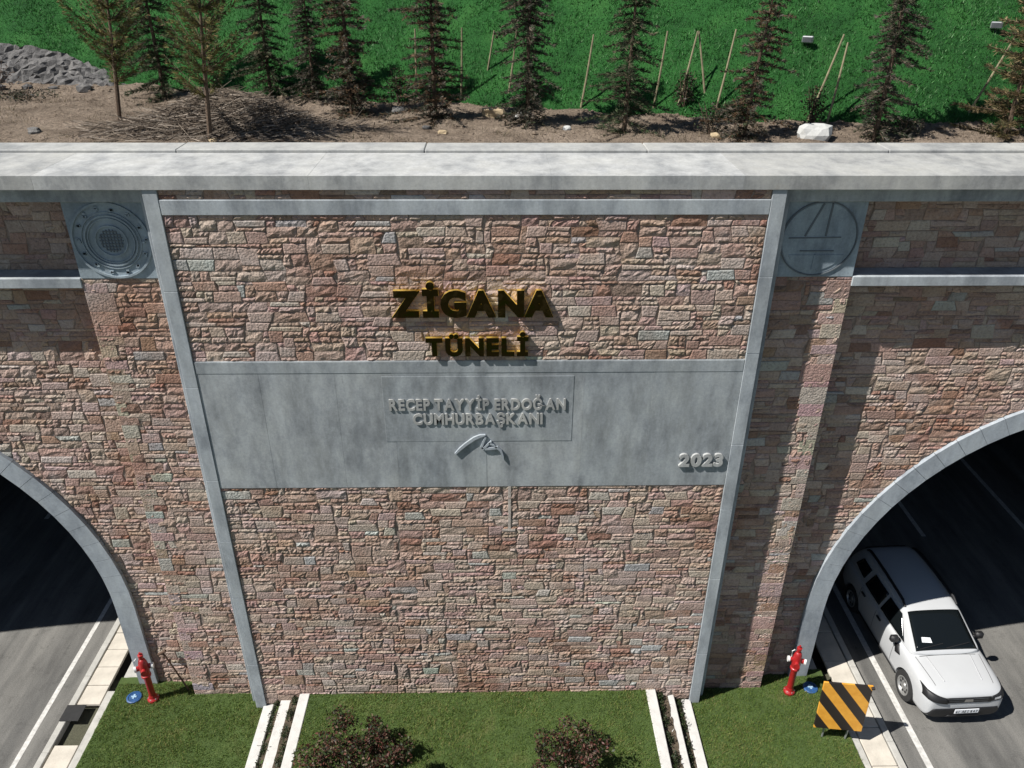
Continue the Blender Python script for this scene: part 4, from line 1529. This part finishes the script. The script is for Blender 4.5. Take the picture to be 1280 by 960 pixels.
def patch(name, uv_pts, nu, nv, ray, off, mat, parent, bv, thick=.0):
    """quad patch given by 4 corners in a 2-D chart, projected on the body by rays"""
    (a, b_, c, d_) = uv_pts
    V, F = [], []
    for j in range(nv + 1):
        for i in range(nu + 1):
            u, v = i / nu, j / nv
            p = [(1 - u) * (1 - v) * a[k] + u * (1 - v) * b_[k] + u * v * c[k] + (1 - u) * v * d_[k] for k in (0, 1)]
            o_, d2 = ray(*p)
            hit, nrm, _, _ = bv.ray_cast(Vector(o_), Vector(d2))
            if hit is None:
                q_ = Vector(o_) + Vector(d2) * (1.9 if abs(d2[2]) > .5 else 2.1)
                hit, nrm, _, _ = bv.find_nearest(q_)
            V.append(tuple(hit + nrm.normalized() * off))
    F = [(j * (nu + 1) + i, j * (nu + 1) + i + 1, (j + 1) * (nu + 1) + i + 1, (j + 1) * (nu + 1) + i) for j in range(nv) for i in range(nu)]
    me = bpy.data.meshes.new(name)
    me.from_pydata(V, [], F)
    if thick:
        me = bake(me, [('SOLIDIFY', {'thickness': thick, 'offset': -1})])
    for p in me.polygons:
        p.use_smooth = True
    return link(name, me, mat, parent)


def from_top(x, y):
    return (x, y, 3), (0, 0, -1)
def from_front(x, z):
    return (x, -2, z), (0, 1, 0)
def from_rear(x, z):
    return (x, 7, z), (0, -1, 0)
def from_side(s_):
    return lambda y, z: ((s_ * 3, y, z), (-s_, 0, 0))


patch('windscreen', [(-.685, 1.07), (.685, 1.07), (.585, 1.84), (-.585, 1.84)], 14, 10, from_top, .012, M['glass'], car, bv_c, .02)
patch('rear_window', [(-.55, 1.18), (.55, 1.18), (.48, 1.50), (-.48, 1.50)], 10, 5, from_rear, .012, M['glass'], car, bv_c, .02)
for s_ in (-1, 1):
    f_ = from_side(s_)
    patch('side_window', [(1.36, 1.10), (2.40, 1.10), (2.36, 1.47), (1.86, 1.47)], 8, 5, f_, .01, M['glass'], car, bv_c, .018)
    patch('side_window', [(2.50, 1.10), (3.20, 1.11), (3.10, 1.48), (2.46, 1.48)], 6, 5, f_, .01, M['glass'], car, bv_c, .018)
    patch('side_window', [(3.34, 1.16), (3.86, 1.20), (3.72, 1.44), (3.28, 1.45)], 5, 4, f_, .01, M['glass'], car, bv_c, .018)
    # roof rails
    rail = MB().tube([(s_ * .60, 1.95, 1.59), (s_ * .595, 2.1, 1.665), (s_ * .595, 2.9, 1.70), (s_ * .585, 3.5, 1.69), (s_ * .575, 3.75, 1.66), (s_ * .57, 3.88, 1.58)], [.022, .032, .034, .034, .032, .022], 8).local('roof_rail', M['black'], car, True)
    # doors: seams
    for y0 in (1.52, 2.46, 3.22):
        patch('door_gap', [(y0, .42), (y0 + .012, .42), (y0 + .012, 1.04), (y0, 1.04)], 1, 8, f_, .003, M['seam'], body, bv_b)
    for y0 in (2.28, 3.06):
        patch('door_handle', [(y0 - .11, .92), (y0 + .06, .92), (y0 + .06, .955), (y0 - .11, .955)], 3, 1, f_, .03, M['black'], body, bv_b, .03)
    patch('side_sill', [(1.24, .24), (3.12, .24), (3.12, .36), (1.24, .36)], 10, 2, f_, .012, M['black'], body, bv_b, .02)
    patch('fender_vent', [(1.24, .86), (1.40, .80), (1.50, .96), (1.40, 1.0)], 3, 3, f_, .012, M['black'], body, bv_b, .02)
    # mirror
    mr = MB()
    mr.bbox(.88 if s_ > 0 else -1.07, 1.07 if s_ > 0 else -.88, 1.40, 1.54, 1.04, 1.21, .04)
    mr.local('mirror', M['black'], car, True)
    MB().tube([(s_ * .80, 1.50, 1.04), (s_ * .93, 1.48, 1.08)], .035, 8).local('mirror_arm', M['black'], car)
    # lamps
    hl = patch('headlight', [(s_ * .46, .735), (s_ * .86, .80), (s_ * .84, .93), (s_ * .48, .865)], 8, 4, from_front, .012, M['black'], car, bv_b, .03)
    patch('reflector', [(s_ * .56, .785), (s_ * .70, .805), (s_ * .70, .85), (s_ * .56, .835)], 3, 2, from_front, .016, M['lamp'], hl, bv_b)
    patch('tail_light', [(s_ * .66, .86), (s_ * .80, .86), (s_ * .78, 1.0), (s_ * .66, 1.0)], 4, 4, from_rear, .012, M['red'], car, bv_b, .02)
patch('grille', [(-.50, .725), (.50, .725), (.48, .865), (-.48, .865)], 12, 5, from_front, .012, M['black'], car, bv_b, .03)
for zz in (.735, .785, .835):
    patch('grille_bar', [(-.42, zz), (.42, zz), (.42, zz + .012), (-.42, zz + .012)], 12, 1, from_front, .018, M['lens'], car, bv_b)
patch('emblem', [(-.10, .765), (.10, .765), (.08, .835), (-.08, .835)], 2, 2, from_front, .022, M['chrome'], car, bv_b)
patch('lower_bumper', [(-.83, .26), (.83, .26), (.70, .56), (-.70, .56)], 20, 6, from_front, .014, M['black'], car, bv_b, .03)
pb = patch('skid_plate', [(-.40, .27), (.40, .27), (.34, .36), (-.34, .36)], 10, 3, from_front, .022, M['black'], car, bv_b, .02)
pt = MB().box(-.26, .26, -.035, -.02, .47, .585, .003).local('number_plate', M['paper'], car)
for i, ch in enumerate('61AES847'):
    g_ = glyph(ch, .02, .01, 2)
    a = np.empty(len(g_.vertices) * 3); g_.vertices.foreach_get('co', a); a = a.reshape(-1, 3)
    xo = -.235 + i * .058 + (.012 if i > 1 else 0) + (.012 if i > 4 else 0)
    W = np.stack([xo + (a[:, 0] - a[:, 0].min()) * .075, -.037 - a[:, 2] * .05, .49 + a[:, 1] * .105], 1)
    g_.vertices.foreach_set('co', W.ravel()); g_.update(); g_.materials.clear()
    link('plate_letter', g_, M['seam'], pt)
patch('bonnet_gap', [(-.62, .985), (.62, .985), (.64, 1.0), (-.64, 1.0)], 12, 1, from_top, .003, M['seam'], body, bv_b)
for s_ in (-1, 1):
    patch('bonnet_gap', [(s_ * .62, .28), (s_ * .632, .28), (s_ * .72, 1.0), (s_ * .708, 1.0)], 1, 12, from_top, .003, M['seam'], body, bv_b)
    patch('bonnet_crease', [(s_ * .40, .34), (s_ * .42, .34), (s_ * .50, .97), (s_ * .48, .97)], 1, 12, from_top, .006, M['carpaint'], body, bv_b, .006)
for s_, x1 in ((-1, -.05), (1, .55)):
    MB().tube([(x1 - .55, 1.09, 1.175), (x1, 1.17, 1.235)], .010, 6).local('wiper', M['black'], car)
patch('paper_sheet', [(-.50, 1.22), (-.28, 1.20), (-.29, 1.30), (-.48, 1.32)], 3, 3, from_top, .016, M['paper'], car, bv_c)
# wheels
for yy in (.84, 3.51):
    for s_ in (-1, 1):
        w = empty('wheel', (s_ * .80, yy, .345))
        w.parent = car
        MB().lathe([(.375, -s_ * .16), (.375, -s_ * .02)], 24, (0, 0, 0), 'x').local('liner', M['black'], w)
        prof = [(.20, -.10), (.30, -.105), (.335, -.09), (.345, -.05), (.345, .05), (.335, .09), (.30, .105), (.22, .10)]
        MB().lathe([(r_, h_ * 1.0) for r_, h_ in prof], 40, (0, 0, 0), 'x', False).local('tyre', M['rubber'], w, True)
        MB().lathe([(.225, s_ * .06), (.215, s_ * .108), (.19, s_ * .105), (.17, s_ * .06), (.08, s_ * .075), (.06, s_ * .1), (.03, s_ * .105)], 28, (0, 0, 0), 'x').local('rim', M['rim'], w, True)
        for k in range(8):
            t = k * math.pi / 4
            a, c = .135 * math.cos(t), .135 * math.sin(t)
            MB().lathe([(.026, s_ * .072), (.026, s_ * .082)], 10, (0, a, c), 'x').local('rim_hole', M['black'], w)
